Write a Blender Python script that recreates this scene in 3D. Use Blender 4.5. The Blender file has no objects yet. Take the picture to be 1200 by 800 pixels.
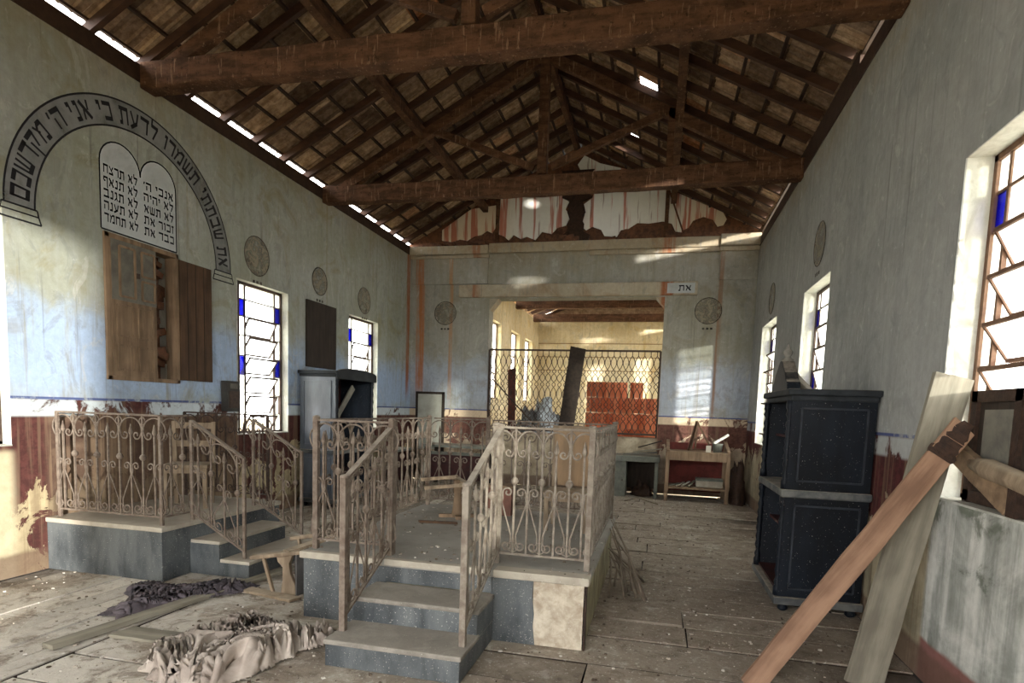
import bpy, math, random
from mathutils import Vector, Matrix, noise as mnoise
random.seed(7)
C = bpy.context.scene.collection
PI = math.pi
W = 6.613; WT = 0.30; ZW = 4.51
SLOPE = 0.514; ZE = 4.80; XR = W/2; YB = 0.0; YF = -13.6
def roof_z(x): return ZE + SLOPE*min(x, W-x)

# ---------------------------------------------------------------- mesh helpers
class MB:
    def __init__(s): s.v = []; s.f = []; s.sm = []
    def add(s, vs, fs, smooth=False):
        n = len(s.v); s.v += [Vector(a) for a in vs]
        s.f += [[i+n for i in f] for f in fs]; s.sm += [smooth]*len(fs); return s
    def quad(s, a, b, c, d): return s.add([a, b, c, d], [[0, 1, 2, 3]])
    def box(s, c, d, m=None):
        x, y, z = d[0]/2, d[1]/2, d[2]/2
        vs = [Vector((i*x, j*y, k*z)) for i in (-1, 1) for j in (-1, 1) for k in (-1, 1)]
        if m is not None: vs = [m @ a for a in vs]
        vs = [a+Vector(c) for a in vs]
        return s.add(vs, [[0, 1, 3, 2], [4, 6, 7, 5], [0, 4, 5, 1], [2, 3, 7, 6], [0, 2, 6, 4], [1, 5, 7, 3]])
    def span(s, a, b):
        return s.box([(a[i]+b[i])/2 for i in range(3)], [abs(b[i]-a[i]) for i in range(3)])
    def bar(s, p, q, w, h, up=(0, 0, 1)):
        p, q = Vector(p), Vector(q); d = q-p; L = d.length; d.normalize(); u = Vector(up)
        if abs(d.dot(u)) > .98: u = Vector((0, 1, 0)) if abs(d.y) < .9 else Vector((1, 0, 0))
        sx = d.cross(u).normalized(); u = sx.cross(d)
        m = Matrix((d, sx, u)).transposed()
        return s.box((p+q)/2, (L, w, h), m)
    def tube(s, path, r, n=6, closed=False):
        P = [Vector(a) for a in path]; k = len(P); rings = []
        up = None
        for i in range(k):
            a = P[i-1] if (i > 0 or closed) else P[i]; b = P[(i+1) % k] if (i < k-1 or closed) else P[i]
            t = (b-a).normalized()
            if up is None:
                up = Vector((0, 0, 1)) if abs(t.z) < .9 else Vector((1, 0, 0))
            x = t.cross(up)
            if x.length < 1e-4: x = t.orthogonal()
            x.normalize(); up = x.cross(t).normalized()
            rr = r[i] if isinstance(r, (list, tuple)) else r
            rings.append([P[i]+rr*(math.cos(2*PI*j/n)*x+math.sin(2*PI*j/n)*up) for j in range(n)])
        vs = [v for g in rings for v in g]; fs = []
        for i in range(k if closed else k-1):
            for j in range(n):
                a = i*n+j; b = i*n+(j+1) % n; i2 = (i+1) % k
                fs.append([a, b, i2*n+(j+1) % n, i2*n+j])
        if not closed: fs += [list(range(n))[::-1], [(k-1)*n+j for j in range(n)]]
        return s.add(vs, fs, n > 5)
    def lathe(s, prof, c=(0, 0, 0), n=14, m=None):
        vs = []; fs = []; k = len(prof)
        for r, z in prof:
            for j in range(n):
                v = Vector((r*math.cos(2*PI*j/n), r*math.sin(2*PI*j/n), z))
                if m is not None: v = m @ v
                vs.append(v+Vector(c))
        for i in range(k-1):
            for j in range(n):
                fs.append([i*n+j, i*n+(j+1) % n, (i+1)*n+(j+1) % n, (i+1)*n+j])
        fs += [list(range(n))[::-1], [(k-1)*n+j for j in range(n)]]
        return s.add(vs, fs, True)
    def prism(s, poly, fn, t0, t1):
        n = len(poly)
        vs = [fn(a, b, t0) for a, b in poly]+[fn(a, b, t1) for a, b in poly]
        fs = [list(range(n))[::-1], list(range(n, 2*n))]+[[i, (i+1) % n, n+(i+1) % n, n+i] for i in range(n)]
        return s.add(vs, fs)
    def build(s, name, mat, parent=None, bevel=0, kind=None, label=None, seg=2):
        me = bpy.data.meshes.new(name); o = bpy.data.objects.new(name, me); C.objects.link(o)
        vs = s.v
        if parent is not None:
            o.parent = parent; inv = WM[parent.name].inverted(); vs = [inv @ v for v in vs]
            WM[o.name] = WM[parent.name]
        else: WM[o.name] = Matrix.Identity(4)
        me.from_pydata([tuple(v) for v in vs], [], s.f); me.update()
        for p, sm in zip(me.polygons, s.sm): p.use_smooth = sm
        import bmesh
        bm = bmesh.new(); bm.from_mesh(me); bmesh.ops.recalc_face_normals(bm, faces=bm.faces); bm.to_mesh(me); bm.free()
        me.materials.append(mat)
        if bevel:
            b = o.modifiers.new('bevel', 'BEVEL'); b.width = bevel; b.segments = seg; b.limit_method = 'ANGLE'
        if kind: o['kind'] = kind
        if label: o['label'] = label
        return o
WM = {}
def tag(o, label, cat, group=None, kind=None):
    o['label'] = label; o['category'] = cat
    if group: o['group'] = group
    if kind: o['kind'] = kind
    return o
def thing(name, label, cat, loc, rz=0, group=None, mat4=None):
    o = bpy.data.objects.new(name, None); C.objects.link(o); o.empty_display_size = .1
    M = mat4 if mat4 is not None else Matrix.Translation(loc) @ Matrix.Rotation(rz, 4, 'Z')
    o.matrix_world = M; WM[o.name] = M.copy()
    return tag(o, label, cat, group)
class LM(MB):
    """mesh written in the local frame of its thing"""
    def build(s, name, mat, parent, **k):
        M = WM[parent.name]; s.v = [M @ v for v in s.v]; return MB.build(s, name, mat, parent, **k)
def copy_part(o, parent, name=None):
    c = o.copy(); C.objects.link(c); c.parent = parent; WM[c.name] = WM[parent.name]
    for ch in list(o.children): copy_part(ch, c)
    return c

# ---------------------------------------------------------------- material helpers
def srgb(r, g, b):
    f = lambda v: ((v/255+.055)/1.055)**2.4 if v/255 > .04045 else v/255/12.92
    return (f(r), f(g), f(b), 1)
class NT:
    def __init__(s, name):
        s.m = bpy.data.materials.new(name); s.m.use_nodes = True; s.t = s.m.node_tree; s.t.nodes.clear()
    def n(s, typ, **k):
        a = s.t.nodes.new(typ)
        for x, y in k.items(): setattr(a, x, y)
        return a
    def lk(s, a, b): s.t.links.new(a, b)
    def put(s, sock, v):
        if hasattr(v, 'is_output') or isinstance(v, bpy.types.NodeSocket): s.lk(v, sock)
        else: sock.default_value = v
    def pos(s): return s.n('ShaderNodeNewGeometry').outputs['Position']
    def obj(s): return s.n('ShaderNodeTexCoord').outputs['Object']
    def nz(s): return s.sep(s.n('ShaderNodeNewGeometry').outputs['Normal'])[2]
    def isl(s): return s.n('ShaderNodeNewGeometry').outputs['Random Per Island']
    def rnd(s): return s.n('ShaderNodeObjectInfo').outputs['Random']
    def sep(s, v):
        a = s.n('ShaderNodeSeparateXYZ'); s.lk(v, a.inputs[0]); return a.outputs
    def scale(s, v, sc, off=(0, 0, 0)):
        a = s.n('ShaderNodeMapping'); s.lk(v, a.inputs[0]); a.inputs['Scale'].default_value = sc; a.inputs['Location'].default_value = off; return a.outputs[0]
    def noise(s, v, scale, detail=5, rough=.6, dist=0):
        a = s.n('ShaderNodeTexNoise'); s.lk(v, a.inputs['Vector']); a.inputs['Scale'].default_value = scale
        a.inputs['Detail'].default_value = detail; a.inputs['Roughness'].default_value = rough; a.inputs['Distortion'].default_value = dist
        return a.outputs['Fac']
    def ramp(s, f, st):
        a = s.n('ShaderNodeValToRGB'); s.put(a.inputs[0], f); e = a.color_ramp.elements
        while len(e) < len(st): e.new(.5)
        for q, (p, c) in zip(e, st): q.position = p; q.color = c if len(c) == 4 else (*c, 1)
        return a.outputs[0]
    def step(s, f, lo, hi): # smooth mask
        a = s.n('ShaderNodeMapRange'); s.put(a.inputs[0], f); a.inputs[1].default_value = lo; a.inputs[2].default_value = hi
        a.interpolation_type = 'SMOOTHSTEP'; return a.outputs[0]
    def mth(s, op, a, b=0.):
        q = s.n('ShaderNodeMath', operation=op); s.put(q.inputs[0], a); s.put(q.inputs[1], b); return q.outputs[0]
    def mul(s, a, b): return s.mth('MULTIPLY', a, b)
    def addn(s, a, b): return s.mth('ADD', a, b)
    def inv(s, a): return s.mth('SUBTRACT', 1., a)
    def mix(s, f, a, b, bl='MIX'):
        q = s.n('ShaderNodeMix', data_type='RGBA', blend_type=bl); s.put(q.inputs[0], f); s.put(q.inputs[6], a); s.put(q.inputs[7], b); return q.outputs[2]
    def band(s, z, lo, hi, e=.02):
        return s.mul(s.step(z, lo-e, lo+e), s.inv(s.step(z, hi-e, hi+e)))
    def out(s, col, rough=.8, bump=None, bs=.3, bd=.01, metal=0, spec=.3, alpha=None, trans=0):
        b = s.n('ShaderNodeBsdfPrincipled'); s.put(b.inputs['Base Color'], col); s.put(b.inputs['Roughness'], rough)
        b.inputs['Metallic'].default_value = metal; b.inputs['Specular IOR Level'].default_value = spec
        if alpha is not None: s.put(b.inputs['Alpha'], alpha)
        if bump is not None:
            q = s.n('ShaderNodeBump'); q.inputs['Strength'].default_value = bs; q.inputs['Distance'].default_value = bd
            s.lk(bump, q.inputs['Height']); s.lk(q.outputs[0], b.inputs['Normal'])
        o = s.n('ShaderNodeOutputMaterial'); s.lk(b.outputs[0], o.inputs[0]); return s.m
MATS = {}
def worn(name, c1, c2, sc=6, rough=.75, dust=0, dustc=(165, 155, 140), aniso=(1, 1, 1), bs=.3, spec=.25, specks=0, world=False, isl=0, bd=.006):
    if name in MATS: return MATS[name]
    s = NT(name); v = s.pos() if world else s.obj()
    n1 = s.noise(s.scale(v, aniso), sc, 6, .65, .3); n2 = s.noise(v, sc*.35, 3, .5)
    f = s.step(s.addn(s.mul(n1, .75), s.mul(n2, .35)), .38, .72)
    if isl: f = s.addn(s.mul(f, 1-isl), s.mul(s.isl(), isl))
    col = s.mix(f, srgb(*c1), srgb(*c2))
    if specks:
        sp = s.step(s.noise(v, 120, 2, .5), .72-.08*specks, .77); col = s.mix(s.mul(sp, .8), col, srgb(205, 200, 190))
    if dust:
        d = s.mul(s.step(s.nz(), .5, .95), s.step(s.noise(v, 7, 5, .7), .25, .6)); col = s.mix(s.mul(d, dust), col, srgb(*dustc))
    MATS[name] = s.out(col, rough, n1, bs, bd, spec=spec); return MATS[name]
def wood(name, c1, c2, **k): return worn(name, c1, c2, aniso=k.pop('axis', (.12, 1, 1)), sc=k.pop('sc', 16), **k)

def wall_mat(name, hi, lo, cream, maroon, blue=None, zb=(1.45, 2.4), dado=(1.0, 1.45), dthr=.5, stain=(120, 100, 60), rust=None, low=None, line=True, dark=1.0, white=None, reveal=0):
    s = NT(name); P = s.pos(); X, Y, Z = s.sep(P)
    big = s.noise(P, .9, 4, .55, .4); med = s.noise(P, 2.6, 6, .65, .6); fine = s.noise(P, 14, 6, .7)
    st = s.noise(s.scale(P, (5, 5, .25)), 1.6, 5, .65, .4); st2 = s.noise(s.scale(P, (11, 11, .3)), 1.5, 4, .6, .2)
    col = s.mix(s.step(s.addn(s.mul(big, .6), s.mul(st, .5)), .42, .68), srgb(*hi), srgb(*lo))
    if blue:
        m = s.band(s.addn(Z, s.mul(med, .9)), zb[0]+.45, zb[1]+.45, .22)
        col = s.mix(s.mul(m, s.step(st, .24, .46)), col, srgb(*blue))
    col = s.mix(s.mul(s.step(st, .56, .72), .55), col, srgb(*stain))            # runs of damp
    col = s.mix(s.mul(s.step(st2, .60, .72), .45), col, srgb(88, 88, 84))
    col = s.mix(s.mul(s.step(s.addn(Z, s.mul(med, 1.2)), 4.6, 5.3), .5), col, srgb(140, 122, 90))
    b2 = s.noise(P, 1.5, 5, .7, 1.2); b3 = s.noise(s.scale(P, (1, 1, .6), (7, 3, 2)), 4.5, 6, .72, .8)
    col = s.mix(s.mul(s.step(b2, .50, .68), .5), col, srgb(*stain)); col = s.mix(s.mul(s.step(b3, .54, .62), .38), col, srgb(112, 116, 114))
    col = s.mix(s.mul(s.step(b3, .42, .34), .35), col, srgb(206, 206, 200))
    col = s.mix(s.mul(s.step(fine, .64, .72), .5), col, srgb(196, 196, 190))    # chipped paint
    if rust:
        for ax, p0, w, z0, cc in rust:
            a = (X, Y)[ax]; m = s.inv(s.step(s.mth('ABSOLUTE', s.mth('SUBTRACT', a, s.addn(s.mul(st2, .05), p0-.025))), w*.5, w))
            col = s.mix(s.mul(s.mul(m, s.step(Z, z0-.1, z0+.4)), s.mul(s.step(s.addn(st2, s.mul(b3, .5)), .5, .85), .9)), col, srgb(*cc))
    # below the dado line: cream plaster under peeling maroon paint
    d = s.inv(s.step(s.addn(Z, s.mul(s.mth('SUBTRACT', fine, .5), .02)), dado[1]-.004, dado[1]+.004))
    c2 = s.mix(s.step(med, .4, .65), srgb(*cream), srgb(*[int(v*.8) for v in cream]))
    c2 = s.mix(s.mul(s.step(st2, .55, .7), .5), c2, srgb(128, 110, 88))
    pz = s.noise(s.scale(P, (1, 1, .8)), 3.2, 7, .68, .7)
    edge = s.mul(s.step(Z, dado[0]-.5, dado[0]+.15), .28)
    c2 = s.mix(s.mul(s.step(s.addn(st, s.mul(b3, .3)), .62, .8), .6), c2, srgb(104, 84, 64)); pm = s.step(s.addn(pz, edge), dthr+.24, dthr+.27)
    mar = s.mix(s.step(fine, .4, .6), srgb(*maroon), srgb(*[int(v*.75) for v in maroon]))
    c2 = s.mix(pm, c2, s.mix(s.mul(s.step(st2, .5, .62), .55), mar, srgb(116, 94, 76)))
    if low:
        c2 = low(s, X, Y, Z, med, fine, st, st2, c2)
    col = s.mix(d, col, c2)
    if white:  # plaster bare band just over the dado
        m = s.mul(s.band(Z, dado[1]-.14, dado[1], .015), s.step(pz, .42, .5)); col = s.mix(m, col, srgb(*white))
    if line:
        m = s.mul(s.band(Z, dado[1]+.0, dado[1]+.022, .004), s.step(med, .38, .5)); col = s.mix(s.mul(m, .85), col, srgb(45, 60, 120))
    # damp skirting
    m = s.inv(s.step(s.addn(Z, s.mul(med, .1)), .22, .27)); col = s.mix(s.mul(m, .75), col, srgb(98, 74, 63))
    if reveal:
        rv = s.inv(s.step(X, -.012, -.004)) if reveal < 0 else s.step(X, W+.004, W+.012)
        col = s.mix(rv, col, s.mix(s.mul(s.step(b3, .45, .6), .6), srgb(214, 214, 204), srgb(178, 176, 162)))
    col = s.mix(1., col, (dark, dark, dark, 1), 'MULTIPLY')
    col = s.mix(1., col, s.ramp(s.addn(s.mul(fine, .5), s.mul(b3, .5)), [(.3, (.72, .71, .69, 1)), (.6, (1, 1, 1, 1))]), 'MULTIPLY')
    h = s.addn(s.mul(fine, .5), s.addn(s.mul(pm, .3), s.mul(med, .6)))
    return s.out(col, .88, h, .35, .012, spec=.15)

# ---------------------------------------------------------------- camera
cam = bpy.data.cameras.new('camera'); co = bpy.data.objects.new('camera', cam); C.objects.link(co)
yaw, pitch, roll = -0.23579808, -0.09257758, 0.03386007
fw = Vector((math.sin(yaw)*math.cos(pitch), math.cos(yaw)*math.cos(pitch), math.sin(pitch)))
rr = Vector((math.cos(yaw), -math.sin(yaw), 0)); uu = rr.cross(fw)
r2 = math.cos(roll)*rr+math.sin(roll)*uu; u2 = -math.sin(roll)*rr+math.cos(roll)*uu
M = Matrix((r2, u2, -fw)).transposed().to_4x4(); M.translation = (5.034, -11.613, 1.5)
co.matrix_world = M; cam.sensor_width = 36; cam.lens = 21.0; cam.sensor_fit = 'HORIZONTAL'
cam.shift_x = -.0007; cam.shift_y = .1202; cam.clip_start = .05
bpy.context.scene.camera = co

# ---------------------------------------------------------------- palette
M_iron = worn('rusty_dusty_iron', (122, 110, 98), (88, 74, 64), sc=22, rough=.75, dust=.6, dustc=(164, 154, 140))
M_iron2 = worn('pale_flaking_iron', (142, 133, 120), (102, 90, 79), sc=18, rough=.75, dust=.5, dustc=(176, 168, 154))
M_darkiron = worn('dark_brown_iron', (72, 56, 46), (48, 36, 30), sc=20, rough=.6)
M_slate = worn('blue_grey_terrazzo', (44, 49, 53), (92, 96, 97), sc=5, rough=.6, dust=.8, specks=1, aniso=(1, 1, .35), spec=.35, dustc=(170, 162, 148))
M_slab = worn('dusty_pale_stone', (176, 168, 152), (150, 142, 128), sc=8, rough=.85, dust=.7, specks=.6)
M_deck = worn('dusty_grey_deck', (150, 146, 138), (122, 118, 112), sc=5, rough=.85, dust=.5, dustc=(150, 145, 135))
M_plaster = worn('bare_cream_plaster', (200, 190, 170), (150, 134, 114), sc=12, rough=.9, specks=.8)
M_moss = worn('mossy_yellow_plaster', (150, 140, 108), (98, 92, 72), sc=6, rough=.9, aniso=(1, 1, .5))
M_black = worn('black_lacquered_wood', (11, 13, 17), (20, 25, 33), sc=5, rough=.5, dust=.75, specks=.12, aniso=(1, 1, .4), spec=.14, bs=.1)
M_blackg = worn('sheen_painted_black_lacquer', (96, 103, 112), (58, 64, 72), sc=4, rough=.4, dust=.5, aniso=(1, 1, .3), spec=.5, bs=.1)  # grey stands in for window reflection on the left wardrobe's black side
M_oxred = worn('oxblood_interior_wood', (58, 26, 24), (38, 18, 18), sc=8, rough=.6)
M_dwood = wood('dark_old_wood', (54, 44, 36), (36, 29, 24), axis=(1, 1, .12))
s = NT('termite_eaten_beam'); P = s.pos(); n1 = s.noise(s.scale(P, (.3, .3, 1)), 12, 6, .7); st = s.noise(s.scale(P, (1, 1, .12)), 30, 4, .65, .2); sp = s.noise(P, 26, 5, .7)
col = s.mix(s.step(n1, .35, .65), srgb(98, 70, 52), srgb(66, 47, 36)); col = s.mix(s.mul(s.step(st, .58, .68), .55), col, srgb(150, 122, 98)); col = s.mix(s.mul(s.step(sp, .42, .34), .7), col, srgb(44, 31, 24))
M_beam = s.out(col, .9, s.addn(st, sp), .6, .01, spec=.1); MATS['termite_eaten_beam'] = M_beam
M_rafter = wood('brown_rafter_wood', (74, 50, 36), (48, 32, 24), axis=(.15, .6, .6))
M_batten = worn('dark_batten_wood', (62, 44, 32), (44, 31, 24), sc=12)
M_door = wood('weathered_door_wood', (138, 114, 90), (98, 80, 62), axis=(1, 1, .1), sc=14)
M_door2 = wood('dark_stained_door_wood', (82, 60, 42), (56, 40, 28), axis=(1, 1, .1), sc=14)
M_grayboard = worn('grey_primed_wood', (112, 108, 98), (86, 84, 78), sc=9)
M_paleboard = wood('grey_green_weathered_plank', (142, 136, 120), (104, 98, 86), axis=(.1, 1, 1), sc=12)
M_brownboard = wood('warm_brown_plank', (156, 122, 98), (112, 84, 66), axis=(.1, 1, 1), sc=12)
M_rot = worn('rotten_dark_wood', (60, 42, 32), (36, 26, 21), sc=26, bs=.8)
M_tanwood = wood('pale_dusty_wood', (148, 130, 108), (108, 92, 74), axis=(1, 1, .15), dust=.5, dustc=(186, 172, 150))
M_greydesk = worn('grey_green_painted_wood', (112, 114, 104), (84, 86, 80), sc=9, dust=.6)
M_brick = worn('crumbling_brown_brick', (112, 74, 52), (70, 48, 36), sc=14, bs=.8, world=True)

# ---------------------------------------------------------------- floor
s = NT('old_floorboards'); P = s.pos(); X, Y, Z = s.sep(P)
bn = s.noise(P, 9, 7, .7, .4); md = s.noise(P, 1.7, 6, .65, .5); fn = s.noise(P, 42, 4, .7)
col = s.mix(s.step(s.addn(s.mul(bn, .6), s.mul(s.isl(), .4)), .3, .75), srgb(118, 108, 95), srgb(184, 175, 160))
gr0 = s.noise(s.scale(P, (1, 1, 1), (4, 4, 0)), 5.5, 8, .75, .6)
pale = s.mul(s.inv(s.step(X, 1.6, 3.4)), s.inv(s.step(Y, -7.4, -5.5)))
col = s.mix(s.mul(pale, .55), col, srgb(206, 200, 190))  # front-left boards lightened, sunlight from the window put into the colour
dirt = s.mul(s.step(s.addn(s.addn(s.mul(md, .7), s.mul(gr0, .35)), s.mul(s.step(X, 1.2, 4.6), .14)), .50, .64), .85); col = s.mix(dirt, col, s.mix(bn, srgb(112, 99, 86), srgb(156, 144, 129)))
gr = s.noise(s.scale(P, (1, 1, 1), (4, 4, 0)), 5.5, 8, .75, .6); col = s.mix(s.mul(s.step(gr, .52, .62), .5), col, srgb(92, 80, 68)); col = s.mix(s.mul(s.step(gr, .44, .36), .35), col, srgb(205, 198, 186))
col = s.mix(s.mul(s.step(fn, .60, .66), .6), col, srgb(212, 206, 194)); col = s.mix(s.mul(s.step(fn, .36, .32), .6), col, srgb(70, 58, 48))
col = s.mix(s.inv(s.step(Z, -.014, -.005)), col, srgb(44, 36, 30))
M_floor = s.out(col, .9, s.addn(bn, fn), .5, .008, spec=.12)
M_under = worn('dark_soil_under_boards', (58, 48, 40), (40, 33, 28), sc=8)
fl = MB().span((-WT, YF, -.12), (W+WT, 0, -.045)).build('floor', M_under, kind='structure')
m = MB(); R = random.Random(3)
def board(x0, x1, y0, y1, dz=0, tl=0):
    t = .03; a, b = R.uniform(-.002, .003)+dz, R.uniform(-.002, .003)+dz
    jit = lambda: R.uniform(-.004, .004)
    al = (x1-x0) > (y1-y0)
    zz = lambda x, y: (a if (x == x0 if al else y == y0) else b+tl)
    vs = []
    for z in (0, -t):
        for x, y in ((x0, y0), (x1, y0), (x1, y1), (x0, y1)): vs.append((x+jit(), y+jit(), zz(x, y)+z-.002))
    m.add(vs, [[0, 1, 2, 3], [7, 6, 5, 4], [0, 4, 5, 1], [1, 5, 6, 2], [2, 6, 7, 3], [3, 7, 4, 0]])
x = 0.0
while x < 1.76:
    w = R.uniform(.17, .23); w = min(w, 1.78-x); y = YF
    while y < -.05:
        L = R.uniform(2.2, 4.2); y1 = min(y+L, 0)
        board(x+.007, x+w-.007, y+.005, y1-.005, R.choice([0, 0, -.006]), R.choice([0, 0, 0, .006])); y = y1
    x += w
y = YF
while y < -.05:
    w = R.uniform(.30, .46); w = min(w, 0-y); x = 1.79
    while x < W-.05:
        L = R.uniform(1.6, 3.6); x1 = min(x+L, W)
        board(x+.005, x1-.005, y+.011, y+w-.011, 0, R.choice([0, 0, .005, .01, -.008])); x = x1
    y += w
m.build('floorboards', M_floor, fl)

# ---------------------------------------------------------------- walls with openings
def cells_wall(us, zs, holes, fn, d0, d1):
    """fn(u, z, d): wall of cells between depth d0 (room side) and d1, holes = (u0,u1,z0,z1,depth or None)"""
    us = sorted(set(us+[h[0] for h in holes]+[h[1] for h in holes])); zs = sorted(set(zs+[h[2] for h in holes]+[h[3] for h in holes]))
    mb = MB(); hole = lambda u, z: any(h[0] < u < h[1] and h[2] < z < h[3] for h in holes)
    N, K = len(us)-1, len(zs)-1
    H = [[hole((us[i]+us[i+1])/2, (zs[j]+zs[j+1])/2) for j in range(K)] for i in range(N)]
    hd = lambda i, j: i < 0 or j < 0 or i >= N or j >= K or H[i][j]
    for i in range(N):
        for j in range(K):
            if H[i][j]: continue
            a, b, c, d = us[i], us[i+1], zs[j], zs[j+1]
            mb.quad(fn(a, c, d0), fn(b, c, d0), fn(b, d, d0), fn(a, d, d0)); mb.quad(fn(a, c, d1), fn(b, c, d1), fn(b, d, d1), fn(a, d, d1))
            if hd(i-1, j): mb.quad(fn(a, c, d0), fn(a, d, d0), fn(a, d, d1), fn(a, c, d1))
            if hd(i+1, j): mb.quad(fn(b, c, d0), fn(b, d, d0), fn(b, d, d1), fn(b, c, d1))
            if hd(i, j-1): mb.quad(fn(a, c, d0), fn(b, c, d0), fn(b, c, d1), fn(a, c, d1))
            if hd(i, j+1): mb.quad(fn(a, d, d0), fn(b, d, d0), fn(b, d, d1), fn(a, d, d1))
    return mb
Z0, Z1 = 1.07, 2.97
LW = [(-8.95, -7.90), (-5.25, -4.20), (-2.54, -1.48)]; LWB = (-12.3, -11.2)
RW = [(-8.80, -7.67), (-4.98, -3.86), (-2.20, -0.95)]; RWB = (-12.3, -11.2)
left = lambda u, z, d: (-d, u, z)
right = lambda u, z, d: (W+d, u, z)
def low_left(s, X, Y, Z, med, fine, st, st2, c):
    br = s.mix(s.step(med, .38, .62), srgb(84, 67, 56), srgb(122, 102, 84)); br = s.mix(s.mul(s.step(st2, .5, .62), .5), br, srgb(150, 128, 102)); br = s.mix(s.mul(s.step(fine, .58, .66), .5), br, srgb(84, 44, 38))
    c = s.mix(s.mul(s.mul(s.step(Y, -7.68, -7.56), s.inv(s.step(Z, 1.28, 1.4))), s.mul(s.inv(s.step(Y, -5.3, -5.2)), .85)), c, br)
    return s.mix(s.mul(s.inv(s.step(Y, -7.95, -7.85)), s.inv(s.step(Z, 1.0, 1.06))), c, s.mix(med, srgb(208, 198, 168), srgb(174, 162, 130)))
M_wl = wall_mat('weathered_left_wall_paint', (152, 156, 142), (166, 170, 166), (192, 176, 140), (88, 52, 48), blue=(160, 180, 208), dthr=.30, zb=(1.45, 2.25), stain=(132, 122, 78), rust=[(1, -.16, .1, 1.6, (150, 86, 44))], low=low_left, white=(196, 206, 210), reveal=-1)
def low_right(s, X, Y, Z, med, fine, st, st2, c):
    gray = s.mix(s.step(s.addn(s.mul(med, .6), s.mul(st, .5)), .42, .66), srgb(204, 204, 198), srgb(138, 141, 135))
    gray = s.mix(s.mul(s.step(s.addn(med, s.mul(Z, .12)), .66, .74), .7), gray, srgb(84, 90, 76))
    gray = s.mix(s.inv(s.step(s.addn(Z, s.mul(med, .06)), .26, .29)), gray, srgb(128, 88, 82))
    return s.mix(s.inv(s.step(Y, -7.72, -7.66)), c, gray)
M_wr = wall_mat('weathered_right_wall_paint', (144, 146, 144), (162, 163, 160), (176, 164, 138), (86, 44, 44), dthr=.36, stain=(128, 130, 128), low=low_right, dado=(1.05, 1.40), white=(170, 172, 170), reveal=1)
def low_back(s, X, Y, Z, med, fine, st, st2, c):
    pl = s.mix(s.step(med, .38, .62), srgb(196, 182, 156), srgb(150, 136, 114)); pl = s.mix(s.mul(s.step(fine, .56, .66), .6), pl, srgb(112, 98, 80))
    return s.mix(s.mul(s.band(X, 1.72, 5.02, .05), s.inv(s.step(Z, 1.0, 1.06))), c, pl)
M_wb = wall_mat('weathered_back_wall_paint', (146, 145, 132), (164, 163, 156), (200, 180, 154), (112, 76, 66), blue=(166, 174, 186), zb=(1.5, 2.4), dthr=.42, stain=(134, 128, 108), rust=[(0, .2, .11, 1.6, (172, 104, 56)), (0, .86, .05, 1.5, (176, 130, 92)), (0, 6.0, .05, 1.2, (140, 110, 90))], white=(212, 190, 160), low=low_back)
M_wf = wall_mat('front_wall_paint', (170, 172, 168), (180, 182, 178), (200, 184, 150), (128, 72, 62), dthr=.4)
NICHE = (-7.00, -6.18, 1.68, 2.97)
wl = cells_wall([YF, 0], [0, ZW], [(a, b, Z0, Z1) for a, b in LW+[LWB]]+[NICHE], left, 0, WT).build('wall_left', M_wl, kind='structure')
wr = cells_wall([YF, 0], [0, ZW], [(a, b, Z0, Z1) for a, b in RW+[RWB]], right, 0, WT).build('wall_right', M_wr, kind='structure')
OP = (1.66, 5.03, 1.04, 3.66)
back = lambda u, z, d: (u, d, z)
wb = cells_wall([-WT, W+WT], [0, 4.66], [OP], back, 0, WT).build('wall_back', M_wb, kind='structure')
wf = cells_wall([-WT, W+WT], [-.1, 4.6], [(1.8, 4.8, 0.0, 3.6)], lambda u, z, d: (u, YF-d, z), 0, WT).build('wall_front', M_wf, kind='structure')  # unseen end wall; wide doorway added to let sky light in
# front gable (behind the viewpoint)
MB().prism([(-WT, 4.6), (W+WT, 4.6), (W+WT, 4.85), (XR, 6.7), (-WT, 4.85)], lambda a, b, t: (a, t, b), YF-WT, YF).build('trim_1', M_wf, kind='structure')
# sills
M_sill = worn('chipped_pale_sill', (196, 196, 188), (150, 150, 140), sc=9, dust=.5, specks=1)
# back wall mouldings: recessed frieze between two piers, lintel, cornice
M_trim = wall_mat('weathered_moulding_paint', (168, 160, 142), (182, 172, 152), (168, 150, 120), (120, 70, 60), dthr=.6, stain=(140, 112, 82), dado=(-2, -1), line=False, rust=[(0, 5.05, .14, 1, (150, 84, 48)), (0, 1.4, .1, 1, (150, 100, 70))])
MB().span((.02, -.055, 3.94), (1.62, 0, 4.44)).build('trim_2', M_wb, kind='structure', bevel=.006)
MB().span((5.96, -.055, 3.94), (W-.02, 0, 4.44)).build('trim_3', M_wb, kind='structure', bevel=.006)
MB().span((1.04, -.085, 3.68), (5.60, 0, 3.92)).build('trim_4', M_trim, kind='structure', bevel=.012)
m = MB(); m.span((.0, -.16, 4.50), (1.64, .0, 4.66)); m.span((1.64, -.10, 4.52), (5.94, 0, 4.70)); m.span((5.94, -.16, 4.52), (W, 0, 4.72))
m.span((0, -.09, 4.44), (1.64, 0, 4.50)); m.span((5.94, -.09, 4.44), (W, 0, 4.52)); m.span((3.6, -.06, 4.44), (5.94, 0, 4.52))
m.build('trim_5', M_trim, kind='structure', bevel=.012)
m = MB()  # chamfered upper corners of the opening
m.prism([(OP[0], 3.66), (OP[0]+.18, 3.66), (OP[0], 3.44)], lambda a, b, t: (a, t, b), 0, WT); m.prism([(OP[1], 3.66), (OP[1]-.16, 3.66), (OP[1], 3.48)], lambda a, b, t: (a, t, b), 0, WT)
m.build('trim_6', M_trim, kind='structure')

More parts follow.
